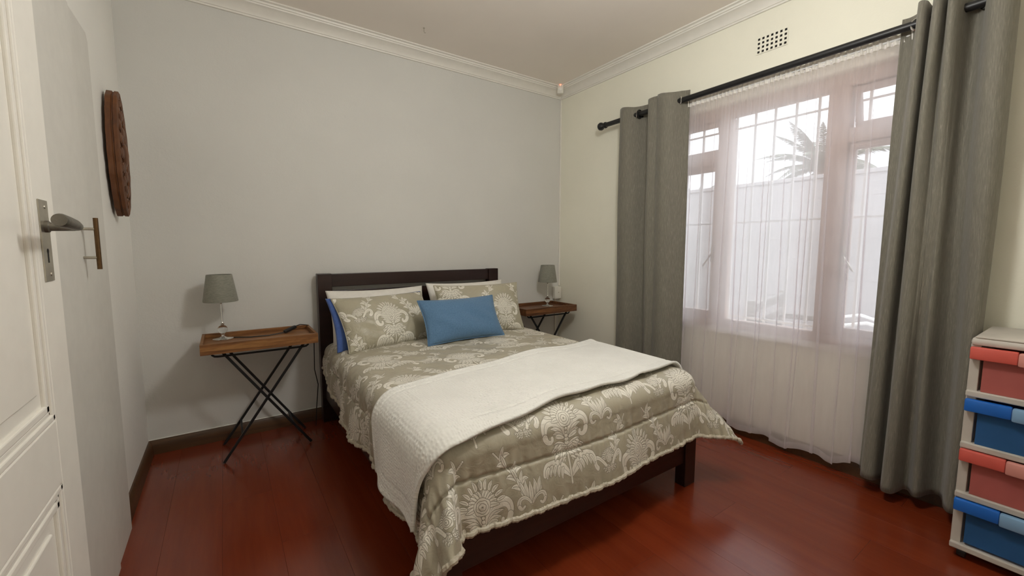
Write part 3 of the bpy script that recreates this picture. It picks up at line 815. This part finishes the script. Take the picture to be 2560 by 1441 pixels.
# throw across the foot of the bed
us = np.linspace(QX0 - .315, QX1 + .115, 230); vs = np.linspace(0, 1, 90)
Us, Vs = np.meshgrid(us, vs, indexing='ij')
f_ = np.clip((Us - .45) / 1.4, -.2, 1.1)
near = 1.115 + .085 * np.clip(f_, 0, 1) + .009 * np.sin(Us * 7 + .6) + .003 * np.sin(Us * 21)
far = 1.60 + .19 * f_ + .006 * np.sin(Us * 11)
Tt = near + (far - near) * Vs
Pt = drape(Us, Tt, .020)
Nt = normals(Pt)
ed = np.minimum(np.minimum(Us - us[0], us[-1] - Us), np.minimum(Vs, 1 - Vs) * .55)
roll = -.004 * np.exp(-((ed - .055) / .006) ** 2) + .005 * np.exp(-(ed / .014) ** 2)
wv_ = .003 * np.sin(Us * 13 + 3 * Vs) + .002 * np.sin(Us * 26) * np.exp(-(Vs / .08) ** 2)
Pt = Pt + Nt * (roll + wv_ + .003)[..., None]
th = grid_mesh('throw', Pt, M_THROW, np.stack([Us, Tt], -1))
sm = th.modifiers.new('thickness', 'SOLIDIFY'); sm.thickness = .012; sm.offset = 1
tag(th, 'white quilted throw laid across the foot end of the bed', 'throw blanket')

# ------------------------------------------------------------------ pillows
def cushion(name, bl, br, tl, thick, mt, seed, uvs=None, ear=.055, lump=.006, pipe=None, sag=0.0, n=60):
    """bl, br, tl: world corners of the front outline; builds a stuffed cushion on that plane"""
    bl, br, tl = map(Vector, (bl, br, tl))
    ex = (br - bl); W = ex.length; ex.normalize(); ey = tl - bl; ey -= ex * ey.dot(ex); H = ey.length; ey.normalize(); ez = ex.cross(ey)
    c = bl + ex * W / 2 + ey * H / 2
    r = np.random.default_rng(seed); ph = r.random(8) * 6.28
    u = np.linspace(-1, 1, n); U, V = np.meshgrid(u, u, indexing='ij')
    U = np.sign(U) * np.abs(U) ** .8; V = np.sign(V) * np.abs(V) ** .8
    X = W / 2 * U * (1 - ear * (1 - V ** 2) * np.abs(U)); Y = H / 2 * V * (1 - ear * 1.3 * (1 - U ** 2) * np.abs(V))
    prof = ((1 - np.abs(U) ** 2.6) * (1 - np.abs(V) ** 2.6)) ** .55
    wrk = lump * (np.sin(U * 4 + ph[0] + 2 * V) * np.sin(V * 3.2 + ph[1]) + .55 * np.sin(U * 11 + ph[2] + 3 * np.sin(V * 3)) * (1 - np.abs(V)) + .4 * np.sin(13 * V + ph[3]) * np.abs(U) ** 2)
    Zf = thick / 2 * prof + wrk * prof; Zb = -thick / 2 * prof + wrk * prof * .5
    Y = Y - sag * (1 - V ** 2) * (1 - U ** 2)
    F = np.stack([X, Y, Zf], -1); B = np.stack([X, Y, Zb], -1)
    me = bpy.data.meshes.new(name)
    idx = np.arange(n * n).reshape(n, n); back = idx + n * n
    edge = np.zeros((n, n), bool); edge[0] = edge[-1] = True; edge[:, 0] = edge[:, -1] = True
    back = np.where(edge, idx, back)
    def quads(ix, flip):
        q_ = np.stack([ix[:-1, :-1], ix[1:, :-1], ix[1:, 1:], ix[:-1, 1:]], -1).reshape(-1, 4)
        return q_[:, ::-1] if flip else q_
    FF = np.concatenate([quads(idx, False), quads(back, True)])
    me.from_pydata(np.concatenate([F.reshape(-1, 3), B.reshape(-1, 3)]).tolist(), [], FF.tolist())
    l = me.uv_layers.new(name='UVMap'); uo = uvs or (0, 0)
    uvA = np.stack([X / TW + uo[0], Y / TH + uo[1]], -1).reshape(-1, 2); uvA = np.concatenate([uvA, uvA])
    l.data.foreach_set('uv', uvA[FF.reshape(-1)].astype(np.float32).ravel())
    me.materials.append(mt); me.shade_smooth()
    o = link_mesh(name, me)
    M = Matrix((ex, ey, ez)).transposed().to_4x4(); M.translation = c
    o.matrix_world = M
    if pipe:
        per = [F[i, 0] for i in range(n)] + [F[-1, j] for j in range(1, n)] + [F[i, -1] for i in range(n - 2, -1, -1)] + [F[0, j] for j in range(n - 2, 0, -1)]
        MB().tube([tuple(v_) for v_ in per], pipe, 6, True).build('piping', mt, o, True)
    return o
o = cushion('pillow', (.515, 2.66, .525), (1.165, 2.68, .525), (.470, 2.800, .880), .15, M_PILLOW, 1, sag=.012)
tag(o, 'white pillow against the headboard behind the blue and damask pillows', 'pillow', 'white bed pillows')
o = cushion('pillow', (1.185, 2.68, .525), (1.84, 2.68, .525), (1.150, 2.815, .895), .15, M_PILLOW, 2, sag=.01)
tag(o, 'white pillow against the headboard behind the window-side damask pillow', 'pillow', 'white bed pillows')
o = cushion('cushion', (.497, 2.455, .556), (1.125, 2.56, .556), (.484, 2.605, .853), .09, M_NAVY, 3)
tag(o, 'royal blue cushion, only its edges showing behind a damask pillow', 'cushion', 'blue cushions on the bed')
o = cushion('damask_pillow', (.545, 2.375, .562), (1.150, 2.50, .562), (.510, 2.590, .850), .15, M_DPILLOW, 4, (.25 + .03, .60), sag=.006, pipe=.003, lump=.010)
tag(o, 'damask pillow propped before the royal blue cushion, lamp side of bed', 'pillow', 'silver damask pillows')
o = cushion('damask_pillow', (1.15, 2.52, .562), (1.765, 2.40, .565), (1.135, 2.66, .890), .15, M_DPILLOW, 5, (.25 - .22, .62), sag=.006, pipe=.003, lump=.010)
tag(o, 'damask pillow on the window side, half behind the light blue cushion', 'pillow', 'silver damask pillows')
o = cushion('cushion', (.960, 2.255, .575), (1.505, 2.270, .575), (.925, 2.400, .826), .13, M_BLUE, 6, ear=.06, pipe=.004, sag=.012)
tag(o, 'light blue linen cushion lying in front at middle of the pillows', 'cushion', 'blue cushions on the bed')

# ------------------------------------------------------------------ folding tray tables
def tray_table(loc, label, mt, w=.545, d=.335):
    t_ = empty('tray_table', loc, label, 'side table', 'folding tray tables')
    zb, zt, th_ = .607, .662, .014
    MB().b2((-w / 2 + .01, .01, zb + .018), (w / 2 - .01, d - .01, zb + .031)).build('tray_base', mt, t_)
    for lo, hi in (((-w / 2, 0), (w / 2, th_)), ((-w / 2, d - th_), (w / 2, d)), ((-w / 2, th_), (-w / 2 + th_, d - th_)), ((w / 2 - th_, th_), (w / 2, d - th_))):
        MB().b2((lo[0], lo[1], zb), (hi[0], hi[1], zt), .0015).build('tray_side', mt, t_)
    yf, yb = .055, d - .03
    for k_, (xa, xb) in enumerate(((-.183, .222), (.205, -.205))):      # (top x, foot x) of the two X frames
        dy = .0 if k_ else .016
        for yy in (yf + dy, yb - dy): MB().bar((xa, yy, zb - .004), (xb, yy, .004), .013, .013, .002, (0, 1, 0)).build('leg', M_BLACK, t_)
        f_ = .22; xc = xb + (xa - xb) * f_
        MB().bar((xc, yf + dy, .607 * f_), (xc, yb - dy, .607 * f_), .010, .010).build('crossbar', M_BLACK, t_)
    for yy in (yf - .010, yb + .008):
        MB().tube([(-.225, yy, zb), (-.225, yy, zb - .012), (-.215, yy, zb - .020), (-.2, yy, zb - .022), (.2, yy, zb - .022), (.215, yy, zb - .020), (.225, yy, zb - .012), (.225, yy, zb)], .0055, 8).build('top_rail', M_BLACK, t_, True)
    return t_
TL = (.148, 2.565, 0); TR = (2.222, 2.625, 0)
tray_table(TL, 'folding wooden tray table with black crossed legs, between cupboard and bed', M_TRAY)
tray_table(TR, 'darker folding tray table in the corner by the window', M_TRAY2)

# ------------------------------------------------------------------ table lamps
def lamp(loc, label):
    t_ = empty('table_lamp', loc, label, 'lamp', 'bedside lamps')
    MB().lathe([(0, 0), (.050, 0), (.051, .003), (.048, .006), (.018, .009), (.010, .014), (0, .014)], n=36).build('base', M_CHROME, t_, True)
    MB().lathe([(.006, .013), (.007, .022), (.010, .026), (.007, .030), (.006, .033)], n=20).build('foot', M_CRYSTAL, t_, True)
    MB().sphere((0, 0, .055), .0245, 24, 14).build('glass_ball', M_CRYSTAL, t_, True)
    MB().lathe([(.007, .079), (.010, .083), (.010, .088), (.006, .092), (.0045, .10), (.0045, .198), (.008, .202), (.022, .206), (.024, .212), (.012, .226), (.012, .256), (0, .256)], n=20).build('stem', M_CHROME, t_, True)
    z0, z1, r0, r1 = .212, .362, .082, .060
    MB().lathe([(r0, z0), (r0 + .001, z0 + .004), (r1 + .001, z1 - .004), (r1, z1), (r1 - .003, z1), (r0 - .003, z0), (r0, z0)], n=48).build('shade', M_SHADE, t_, 50)
    b = MB()
    for k_ in range(3):
        a = k_ * 2.094; b.tube([(0, 0, .231), (r0 * .95 * math.cos(a), r0 * .95 * math.sin(a), z0 + .012)], .0015, 6)
    b.lathe([(.014, .226), (.014, .236), (0, .236)], n=16); b.sphere((0, 0, .28), .028, 16, 10)
    b.build('bulb_holder', M_PLASTIC, t_, True)
    return t_
LZ = .6385
l1 = lamp((-.027, 2.815, LZ), 'small grey-shaded lamp with glass ball stem, on tray table beside the cupboard')
c = MB(); c.tube([(.05, -.005, .004), (.13, -.045, .003), (.22, -.05, .003), (.30, -.02, .006)], .0028, 8)
c.tube([(.368, .022, .030), (.395, .035, .036), (.43, .03, .030), (.456, .0, .010), (.462, -.01, -.08), (.458, -.01, -.25), (.475, -.01, -.35), (.462, 0, -.50), (.455, .01, -.625)], .0028, 8)
c.build('cord', M_CORD, l1, True)
MB().box((.334, .000, .018), (.080, .022, .020), .006, Euler((0, -.26, .50))).build('switch', M_CORD, l1, True)
l2 = lamp((2.330, 2.825, LZ), 'small grey-shaded lamp with glass ball stem, on tray table in the window corner')

# ------------------------------------------------------------------ curtain rod and curtains
RX, RZ = 2.500, 2.102
rod = empty('curtain_rod', (RX, 1.3, RZ), 'black curtain rod with ball finial above the window', 'curtain rod')
def rpart(b, nm): o = b.build(nm, M_ROD, rod, True); o.matrix_parent_inverse = Matrix.Translation((-RX, -1.3, -RZ)); return o
rpart(MB().tube([(RX, 2.345, RZ), (RX, 1.2, RZ + .004), (RX, .22, RZ + .008)], .0175, 18), 'pole')
MR = Matrix.Rotation(-math.pi / 2, 3, 'X')
rpart(MB().lathe([(.017, -.03), (.022, -.028), (.024, -.018), (.020, -.010), (.012, -.006), (.018, .002), (.028, .014), (.031, .026), (.027, .040), (.015, .050), (0, .053)], (RX, 2.365, RZ), 24, MR), 'finial')
for yy in (2.02, .34):
    rpart(MB().tube([(RX, yy, RZ + .002), (RX + .02, yy, RZ - .012), (2.588, yy, RZ - .012)], .008, 10).lathe([(0, 0), (.024, 0), (.024, -.006), (0, -.006)], (2.589, yy, RZ - .012), 18, Matrix.Rotation(math.pi / 2, 3, 'Y'))
          .tube([(RX + .026 * math.cos(a * .3307), yy, RZ + .002 + .026 * math.sin(a * .3307)) for a in range(19)], .005, 8, True), 'bracket')

def spline(pts, n):
    p = np.array(pts, float); d = np.concatenate([[0], np.cumsum(np.linalg.norm(np.diff(p, axis=0), axis=1))])
    pe = np.vstack([2 * p[0] - p[1], p, 2 * p[-1] - p[-2]]); out = []
    for x_ in np.linspace(0, d[-1], n):
        i = min(np.searchsorted(d, x_, side='right') - 1, len(p) - 2); t_ = (x_ - d[i]) / (d[i + 1] - d[i])
        a, b_, c_, e_ = pe[i], pe[i + 1], pe[i + 2], pe[i + 3]
        out.append(.5 * ((2 * b_) + (c_ - a) * t_ + (2 * a - 5 * b_ + 4 * c_ - e_) * t_ ** 2 + (3 * b_ - a - 3 * c_ + e_) * t_ ** 3))
    return np.array(out)
def curtain(plan_top, plan_bot, z1, z0, label, seed, grom):
    n, rows = 170, 70
    A, B = spline(plan_top, n), spline(plan_bot, n)
    zz = np.linspace(0, 1, rows); r = np.random.default_rng(seed); ph = r.random(4) * 6.28
    P = np.zeros((n, rows, 3)); u = np.linspace(0, 1, n)
    for j, f in enumerate(zz):
        g = f ** .8; c_ = A * (1 - g) + B * g
        P[:, j, 0] = c_[:, 1] + .005 * np.sin(f * 7 + u * 9 + ph[0]) * min(1, f * 3); P[:, j, 1] = c_[:, 0] + .004 * np.sin(f * 5 + ph[1] + u * 14) * min(1, f * 3)
        P[:, j, 2] = z1 + .006 * np.sin(u * 20 + ph[2]) * (1 - f) + f * (z0 - z1) + .010 * np.sin(u * 9 + ph[3]) * f
    o = grid_mesh('curtain', P, M_CURTAIN)
    m_ = o.modifiers.new('thickness', 'SOLIDIFY'); m_.thickness = .004; m_.offset = 0
    tag(o, label, 'curtain', 'grey linen curtains')
    for (yy, ang) in grom:
        MB().tube([(RX + .025 * math.cos(a * .3142) * math.sin(ang), yy + .025 * math.cos(a * .3142) * math.cos(ang), RZ + .004 + .025 * math.sin(a * .3142)) for a in range(20)], .0042, 8, True).build('grommet', M_CHROME, o, True)
    return o
pt = [(2.175, 2.475), (2.13, 2.452), (2.085, 2.462), (2.05, 2.50), (2.015, 2.54), (1.975, 2.552), (1.945, 2.53), (1.925, 2.475), (1.90, 2.445), (1.868, 2.45), (1.845, 2.462), (1.825, 2.445), (1.78, 2.432), (1.735, 2.45), (1.70, 2.50), (1.675, 2.535), (1.655, 2.542)]
pb = [(2.165, 2.475), (2.13, 2.458), (2.085, 2.45), (2.04, 2.46), (2.0, 2.50), (1.965, 2.53), (1.93, 2.51), (1.905, 2.47), (1.875, 2.45), (1.85, 2.462), (1.83, 2.47), (1.80, 2.45), (1.76, 2.436), (1.72, 2.445), (1.68, 2.48), (1.65, 2.51), (1.625, 2.515)]
curtain(pt, pb, 2.165, .06, 'grey linen eyelet curtain on the side near the headboard wall', 1, [(2.05, .7), (1.70, .6)])
pt = [(.625, 2.535), (.600, 2.545), (.575, 2.535), (.562, 2.500), (.556, 2.45), (.543, 2.425), (.528, 2.44), (.524, 2.49), (.516, 2.49), (.508, 2.44), (.492, 2.415), (.478, 2.435), (.476, 2.485), (.468, 2.48), (.462, 2.43), (.448, 2.405), (.434, 2.43), (.428, 2.49), (.418, 2.53), (.396, 2.545), (.376, 2.52), (.362, 2.47), (.340, 2.43), (.312, 2.425), (.290, 2.45), (.282, 2.50)]
pb = [(.640, 2.535), (.625, 2.52), (.618, 2.48), (.607, 2.445), (.585, 2.435), (.566, 2.45), (.560, 2.50), (.552, 2.52), (.545, 2.49), (.538, 2.44), (.520, 2.405), (.494, 2.41), (.480, 2.45), (.470, 2.495), (.455, 2.50), (.445, 2.48), (.428, 2.44), (.412, 2.45), (.400, 2.49), (.385, 2.52), (.362, 2.525), (.345, 2.49), (.330, 2.44), (.312, 2.41), (.292, 2.42), (.280, 2.45)]
curtain(pt, pb, 2.165, .06, 'bunched grey linen curtain beside the plastic drawer tower', 2, [(.562, -.5), (.365, .7)])

# sheer net curtain on its own thin rod
n, rows = 1000, 48
u = np.linspace(0, 1, n); P = np.zeros((n, rows, 3)); ph = rng.random(12) * 6.28
ya, yb = 1.78, .50
pk = np.sort(np.concatenate([np.linspace(.07, .95, 17) + rng.uniform(-.018, .018, 17)]))
pw_ = rng.uniform(.0035, .0085, 17); pa = rng.uniform(1.7, 2.6, 17); pdr = rng.uniform(-.022, .022, 17)
for j in range(rows):
    f = j / (rows - 1)
    sh = np.zeros(n); bx_ = np.zeros(n)
    for c_, w_, a_, d_ in zip(pk, pw_, pa, pdr):
        ww = w_ * (.55 + .9 * f); tt_ = (u - c_ - d_ * f) / ww; g_ = np.exp(-tt_ ** 2)
        sh -= a_ * ww * tt_ * g_ * min(1, .35 + 2 * f); bx_ += g_ * (.006 + .6 * ww)
    uu = u + .012 * np.sin(u * 11 + ph[0]) * f
    am = .35 + .65 * min(1, f * 2.2)
    soft = .6 * np.sin(uu * 38 + ph[2] + 1.5 * np.sin(uu * 7)) + .4 * np.sin(uu * 21 + ph[4])
    tiny = .0022 * np.sin(u * 330 + 3 * np.sin(u * 40)) * max(0, 1 - f * 8)
    P[:, j, 0] = 2.546 + am * .009 * soft - am * bx_ + tiny
    P[:, j, 1] = ya + (yb - ya) * (u + sh)
    P[:, j, 2] = 2.072 + (.058 - 2.072) * f + .012 * f * np.sin(u * 9 + ph[5]) + .004 * f * np.sin(u * 60)
P[:, :, 0] = np.clip(P[:, :, 0], 2.515, 2.566)
for j in range(rows):
    x_ = max(0.0, (j / (rows - 1) - .72) / .28)
    P[:, j, 0] += x_ * (.016 * np.sin(u * 41 + ph[7] + 1.5 * np.sin(u * 6)) - .012)
    P[:, j, 2] += x_ * .010 * np.sin(u * 41 + ph[7] + 1.5 * np.sin(u * 6))
shc = grid_mesh('sheer_curtain', P, M_SHEER)
tag(shc, 'white sheer net curtain hanging across the window between the grey curtains', 'net curtain')
H = np.zeros((n, 6, 3))
for j in range(6):
    f = j / 5; H[:, j] = P[:, 0]; H[:, j, 0] += -.004 + .006 * np.sin(u * 300 + 2 * np.sin(u * 23) + f); H[:, j, 2] = 2.062 + .040 * f + (.006 * np.abs(np.sin(u * 150 + 2 * np.sin(u * 19))) if j == 5 else 0)
ho = grid_mesh('header_ruffle', H, M_SHEER, None, shc); ho.data.materials[0] = M_HEADER
k1 = int(rows * .975) - 1
He = np.zeros((n, 3, 3))
for j in range(3): He[:, j] = P[:, rows - 1]; He[:, j, 2] += .035 * (1 - j / 2); He[:, j, 0] -= .003 + .003 * np.sin(u * 90)
hm = grid_mesh('hem', He, M_SHEER, None, shc)
o = MB().tube([(2.545, ya + .02, 2.080), (2.545, yb - .02, 2.086)], .005, 8).build('sheer_rod', M_WHITEMETAL, rod, True); o.matrix_parent_inverse = Matrix.Translation((-RX, -1.3, -RZ))

# ------------------------------------------------------------------ air vent
av = empty('air_vent', (XR, 1.193, 2.303), 'square-holed air vent plastered into the wall above the window', 'air vent')
b = MB(); cols, rws, pitch, hole, dep = 7, 4, .0232, .0125, .0035
Wv, Hv = pitch * cols, pitch * rws
xs = [-Wv / 2]; zs = [-Hv / 2]
for i in range(cols): c0 = -Wv / 2 + pitch * (i + .5); xs += [c0 - hole / 2, c0 + hole / 2]
for i in range(rws): c0 = -Hv / 2 + pitch * (i + .5); zs += [c0 - hole / 2, c0 + hole / 2]
xs.append(Wv / 2); zs.append(Hv / 2)
V = [[b.bm.verts.new((-dep, y_, z_)) for z_ in zs] for y_ in xs]; V2 = {}
def bk(i, j):
    if (i, j) not in V2: V2[(i, j)] = b.bm.verts.new((-.001, xs[i], zs[j]))
    return V2[(i, j)]
for i in range(len(xs) - 1):
    for j in range(len(zs) - 1):
        if i % 2 == 1 and j % 2 == 1:
            cs = [(i, j), (i + 1, j), (i + 1, j + 1), (i, j + 1)]
            for a in range(4):
                p_, q_ = cs[a], cs[(a + 1) % 4]; b.bm.faces.new((V[p_[0]][p_[1]], V[q_[0]][q_[1]], bk(*q_), bk(*p_)))
        else: b.bm.faces.new((V[i][j], V[i + 1][j], V[i + 1][j + 1], V[i][j + 1]))
b.build('grille', M_WALL, av)
MB().b2((-.0015, -Wv / 2 + .002, -Hv / 2 + .002), (-.0005, Wv / 2 - .002, Hv / 2 - .002)).build('hole_shade_sheet', M_DARK, av)  # thin dark sheet on the solid wall, painted as shade behind the grille holes
# ------------------------------------------------------------------ alarm sensor, junction box, ceiling hook
ms = empty('motion_sensor', (2.492, 2.872, 2.535), 'small white alarm sensor with glowing red light in the ceiling corner', 'motion sensor', rz=math.radians(-43))
MB().b2((-.027, -.02, -.048), (.027, .02, .045), .006).build('housing', M_PLASTIC, ms, True)
MB().box((0, .03, .0), (.02, .03, .02), .003).build('bracket', M_PLASTIC, ms)
MB().sphere((0, -.014, -.010), .021, 18, 10, (1, .5, 1)).build('lens', simple('sensor_lens', (.85, .83, .78), .3, 0, .02), ms, True)
tt = NT('red_led'); tt.set(Base_Color=(.8, .1, .05), Emission_Color=(1, .18, .10), Emission_Strength=3.0)
MB().sphere((0, -.019, .024), .008, 12, 8).build('indicator_light', tt.m, ms, True)

jb = empty('junction_box', (2.543, D, .735), 'white surface box on the wall behind the corner lamp', 'socket')
MB().b2((-.037, -.048, -.056), (.037, 0, .056), .004).build('body', M_PLASTIC, jb, True)
MB().b2((-.030, -.051, -.048), (.030, -.047, .048), .002).build('cover', M_PLASTIC, jb, True)
MB().lathe([(0, 0), (.0045, 0), (.0045, .003), (0, .003)], (0, -.0512, .004), 12, Matrix.Rotation(math.pi / 2, 3, 'X')).build('screw', M_STEEL, jb)
MB().b2((-.008, -.012, -.735 + .08), (.008, 0, -.056), .002).build('conduit', M_PLASTIC, jb)
S(MB().b2((XR - .012, D - .012, .80), (XR, D, ZC - .08), .002).build('trim_7', M_TRIM), 'white corner conduit strip')

hk = tag(MB().tube([(1.14, 2.654, ZC), (1.14, 2.654, ZC - .022), (1.145, 2.654, ZC - .030), (1.152, 2.654, ZC - .026)], .0018, 6).lathe([(0, 0), (.006, 0), (.006, -.002), (0, -.002)], (1.14, 2.654, ZC), 12).build('ceiling_hook', M_STEEL, None, True, loc=(1.14, 2.654, ZC)), 'tiny dark hook screwed into the ceiling', 'hook')

# ceiling light fitting (above the frame)
cl = empty('ceiling_light', (*LAMP, ZC), 'round ceiling lamp fitting above the bed foot, out of frame', 'ceiling light')
MB().lathe([(0, 0), (.06, 0), (.06, -.02), (.012, -.03), (.012, -.06), (0, -.06)], n=28).build('base', M_PLASTIC, cl, True)
b = MB()
for k_ in range(3):
    a = k_ * 2.094; b.tube([(0, 0, -.05), (.05 * math.cos(a), .05 * math.sin(a), -.07)], .004, 6)
b.build('arm', M_CHROME, cl, True)

# ------------------------------------------------------------------ plastic drawer tower
def plastic(name, col, tr=.35, rough=.35):
    t_ = NT(name); v_ = t_.coord(); f_ = t_.noise(v_, 6, 3)
    cc = t_.ramp(f_, [(.3, tuple(c * .85 for c in col)), (.7, tuple(min(1, c * 1.1) for c in col))])
    t_.set(Base_Color=cc, Roughness=rough)
    tl_ = t_.n('ShaderNodeBsdfTranslucent'); t_.l(cc, tl_.inputs[0]); tp = t_.n('ShaderNodeBsdfTransparent'); tp.inputs[0].default_value = (*[min(1, c * 1.3 + .15) for c in col], 1)
    a_ = t_.n('ShaderNodeMixShader'); a_.inputs[0].default_value = .5; t_.l(tl_.outputs[0], a_.inputs[1]); t_.l(tp.outputs[0], a_.inputs[2])
    m_ = t_.n('ShaderNodeMixShader'); m_.inputs[0].default_value = tr; t_.l(t_.b.outputs[0], m_.inputs[1]); t_.l(a_.outputs[0], m_.inputs[2]); t_.l(m_.outputs[0], t_.out.inputs[0])
    return t_.m
P_FR = plastic('frosted_white_plastic', (.66, .62, .56), .22)
P_RED = plastic('red_drawer_plastic', (.58, .17, .15), .32); P_RLIP = simple('coral_handle_plastic', (.62, .11, .085), .35, 0, .04); P_RGR = simple('pale_coral_plastic', (.62, .27, .23), .4, 0, .04)
P_BLU = plastic('blue_drawer_plastic', (.08, .27, .58), .62); P_BLIP = simple('blue_handle_plastic', (.012, .13, .52), .35, 0, .04); P_BGR = simple('pale_blue_plastic', (.20, .36, .55), .4, 0, .04)
tw = empty('drawer_tower', (2.19, .274, 0), 'plastic drawer tower on castors with red and blue drawers, beside the curtain', 'drawers')
# local axes: x into the depth (towards the window wall), y negative along the front
DW, DD = .40, .36
f = MB(); f.b2((0, -DW, .805), (DD, 0, .832), .010); f.b2((.004, -DW + .01, .832), (DD - .004, -.01, .838), .003); f.build('top', P_FR, tw, True)
for y0 in (-.026, -DW): MB().b2((.012, y0, .05), (DD, y0 + .026, .81), .003).build('side_panel', P_FR, tw)
MB().b2((DD - .012, -DW + .026, .05), (DD, -.026, .81)).build('back_panel', P_FR, tw)
tops = [.803, .612, .424, .234]; bots = [.640, .446, .256, .066]
for zz in (.628, .434, .244, .045): MB().b2((-.002, -DW, zz - .010), (DD, 0, zz + .012), .004).build('shelf', P_FR, tw)
for i, (zt_, zb_) in enumerate(zip(tops, bots)):
    red = i % 2 == 0
    dw = MB(); y0, y1 = -DW + .034, -.034
    dw.b2((.008, y0, zb_), (.012, y1, zt_ - .03), .001); dw.b2((.012, y0, zb_), (DD - .03, y1, zb_ + .004)); dw.b2((.012, y0, zb_), (DD - .03, y0 + .003, zt_ - .03)); dw.b2((.012, y1 - .003, zb_), (DD - .03, y1, zt_ - .03)); dw.b2((DD - .033, y0, zb_), (DD - .03, y1, zt_ - .03))
    o = dw.build('drawer', P_RED if red else P_BLU, tw)
    for ya_, yb_ in ((-.113, -.002), (-DW + .002, -DW + .113)):
        MB().b2((-.016, ya_, zt_ - .046), (.008, yb_, zt_ - .002), .004).build('handle_lip', P_RLIP if red else P_BLIP, o, True)
    MB().b2((-.020, -DW + .113, zt_ - .050), (.008, -.113, zt_ - .004), .006).build('grip', P_RGR if red else P_BGR, o, True)
for xx, yy in ((.03, -.03), (DD - .03, -.03), (.03, -DW + .03), (DD - .03, -DW + .03)):
    MB().lathe([(0, -.011), (.018, -.011), (.020, -.006), (.020, .006), (.018, .011), (0, .011)], (xx, yy, .020), 18, Matrix.Rotation(math.pi / 2, 3, 'X')).b2((xx - .012, yy - .014, .024), (xx + .012, yy + .014, .044), .003).build('castor', M_CORD, tw, 40)
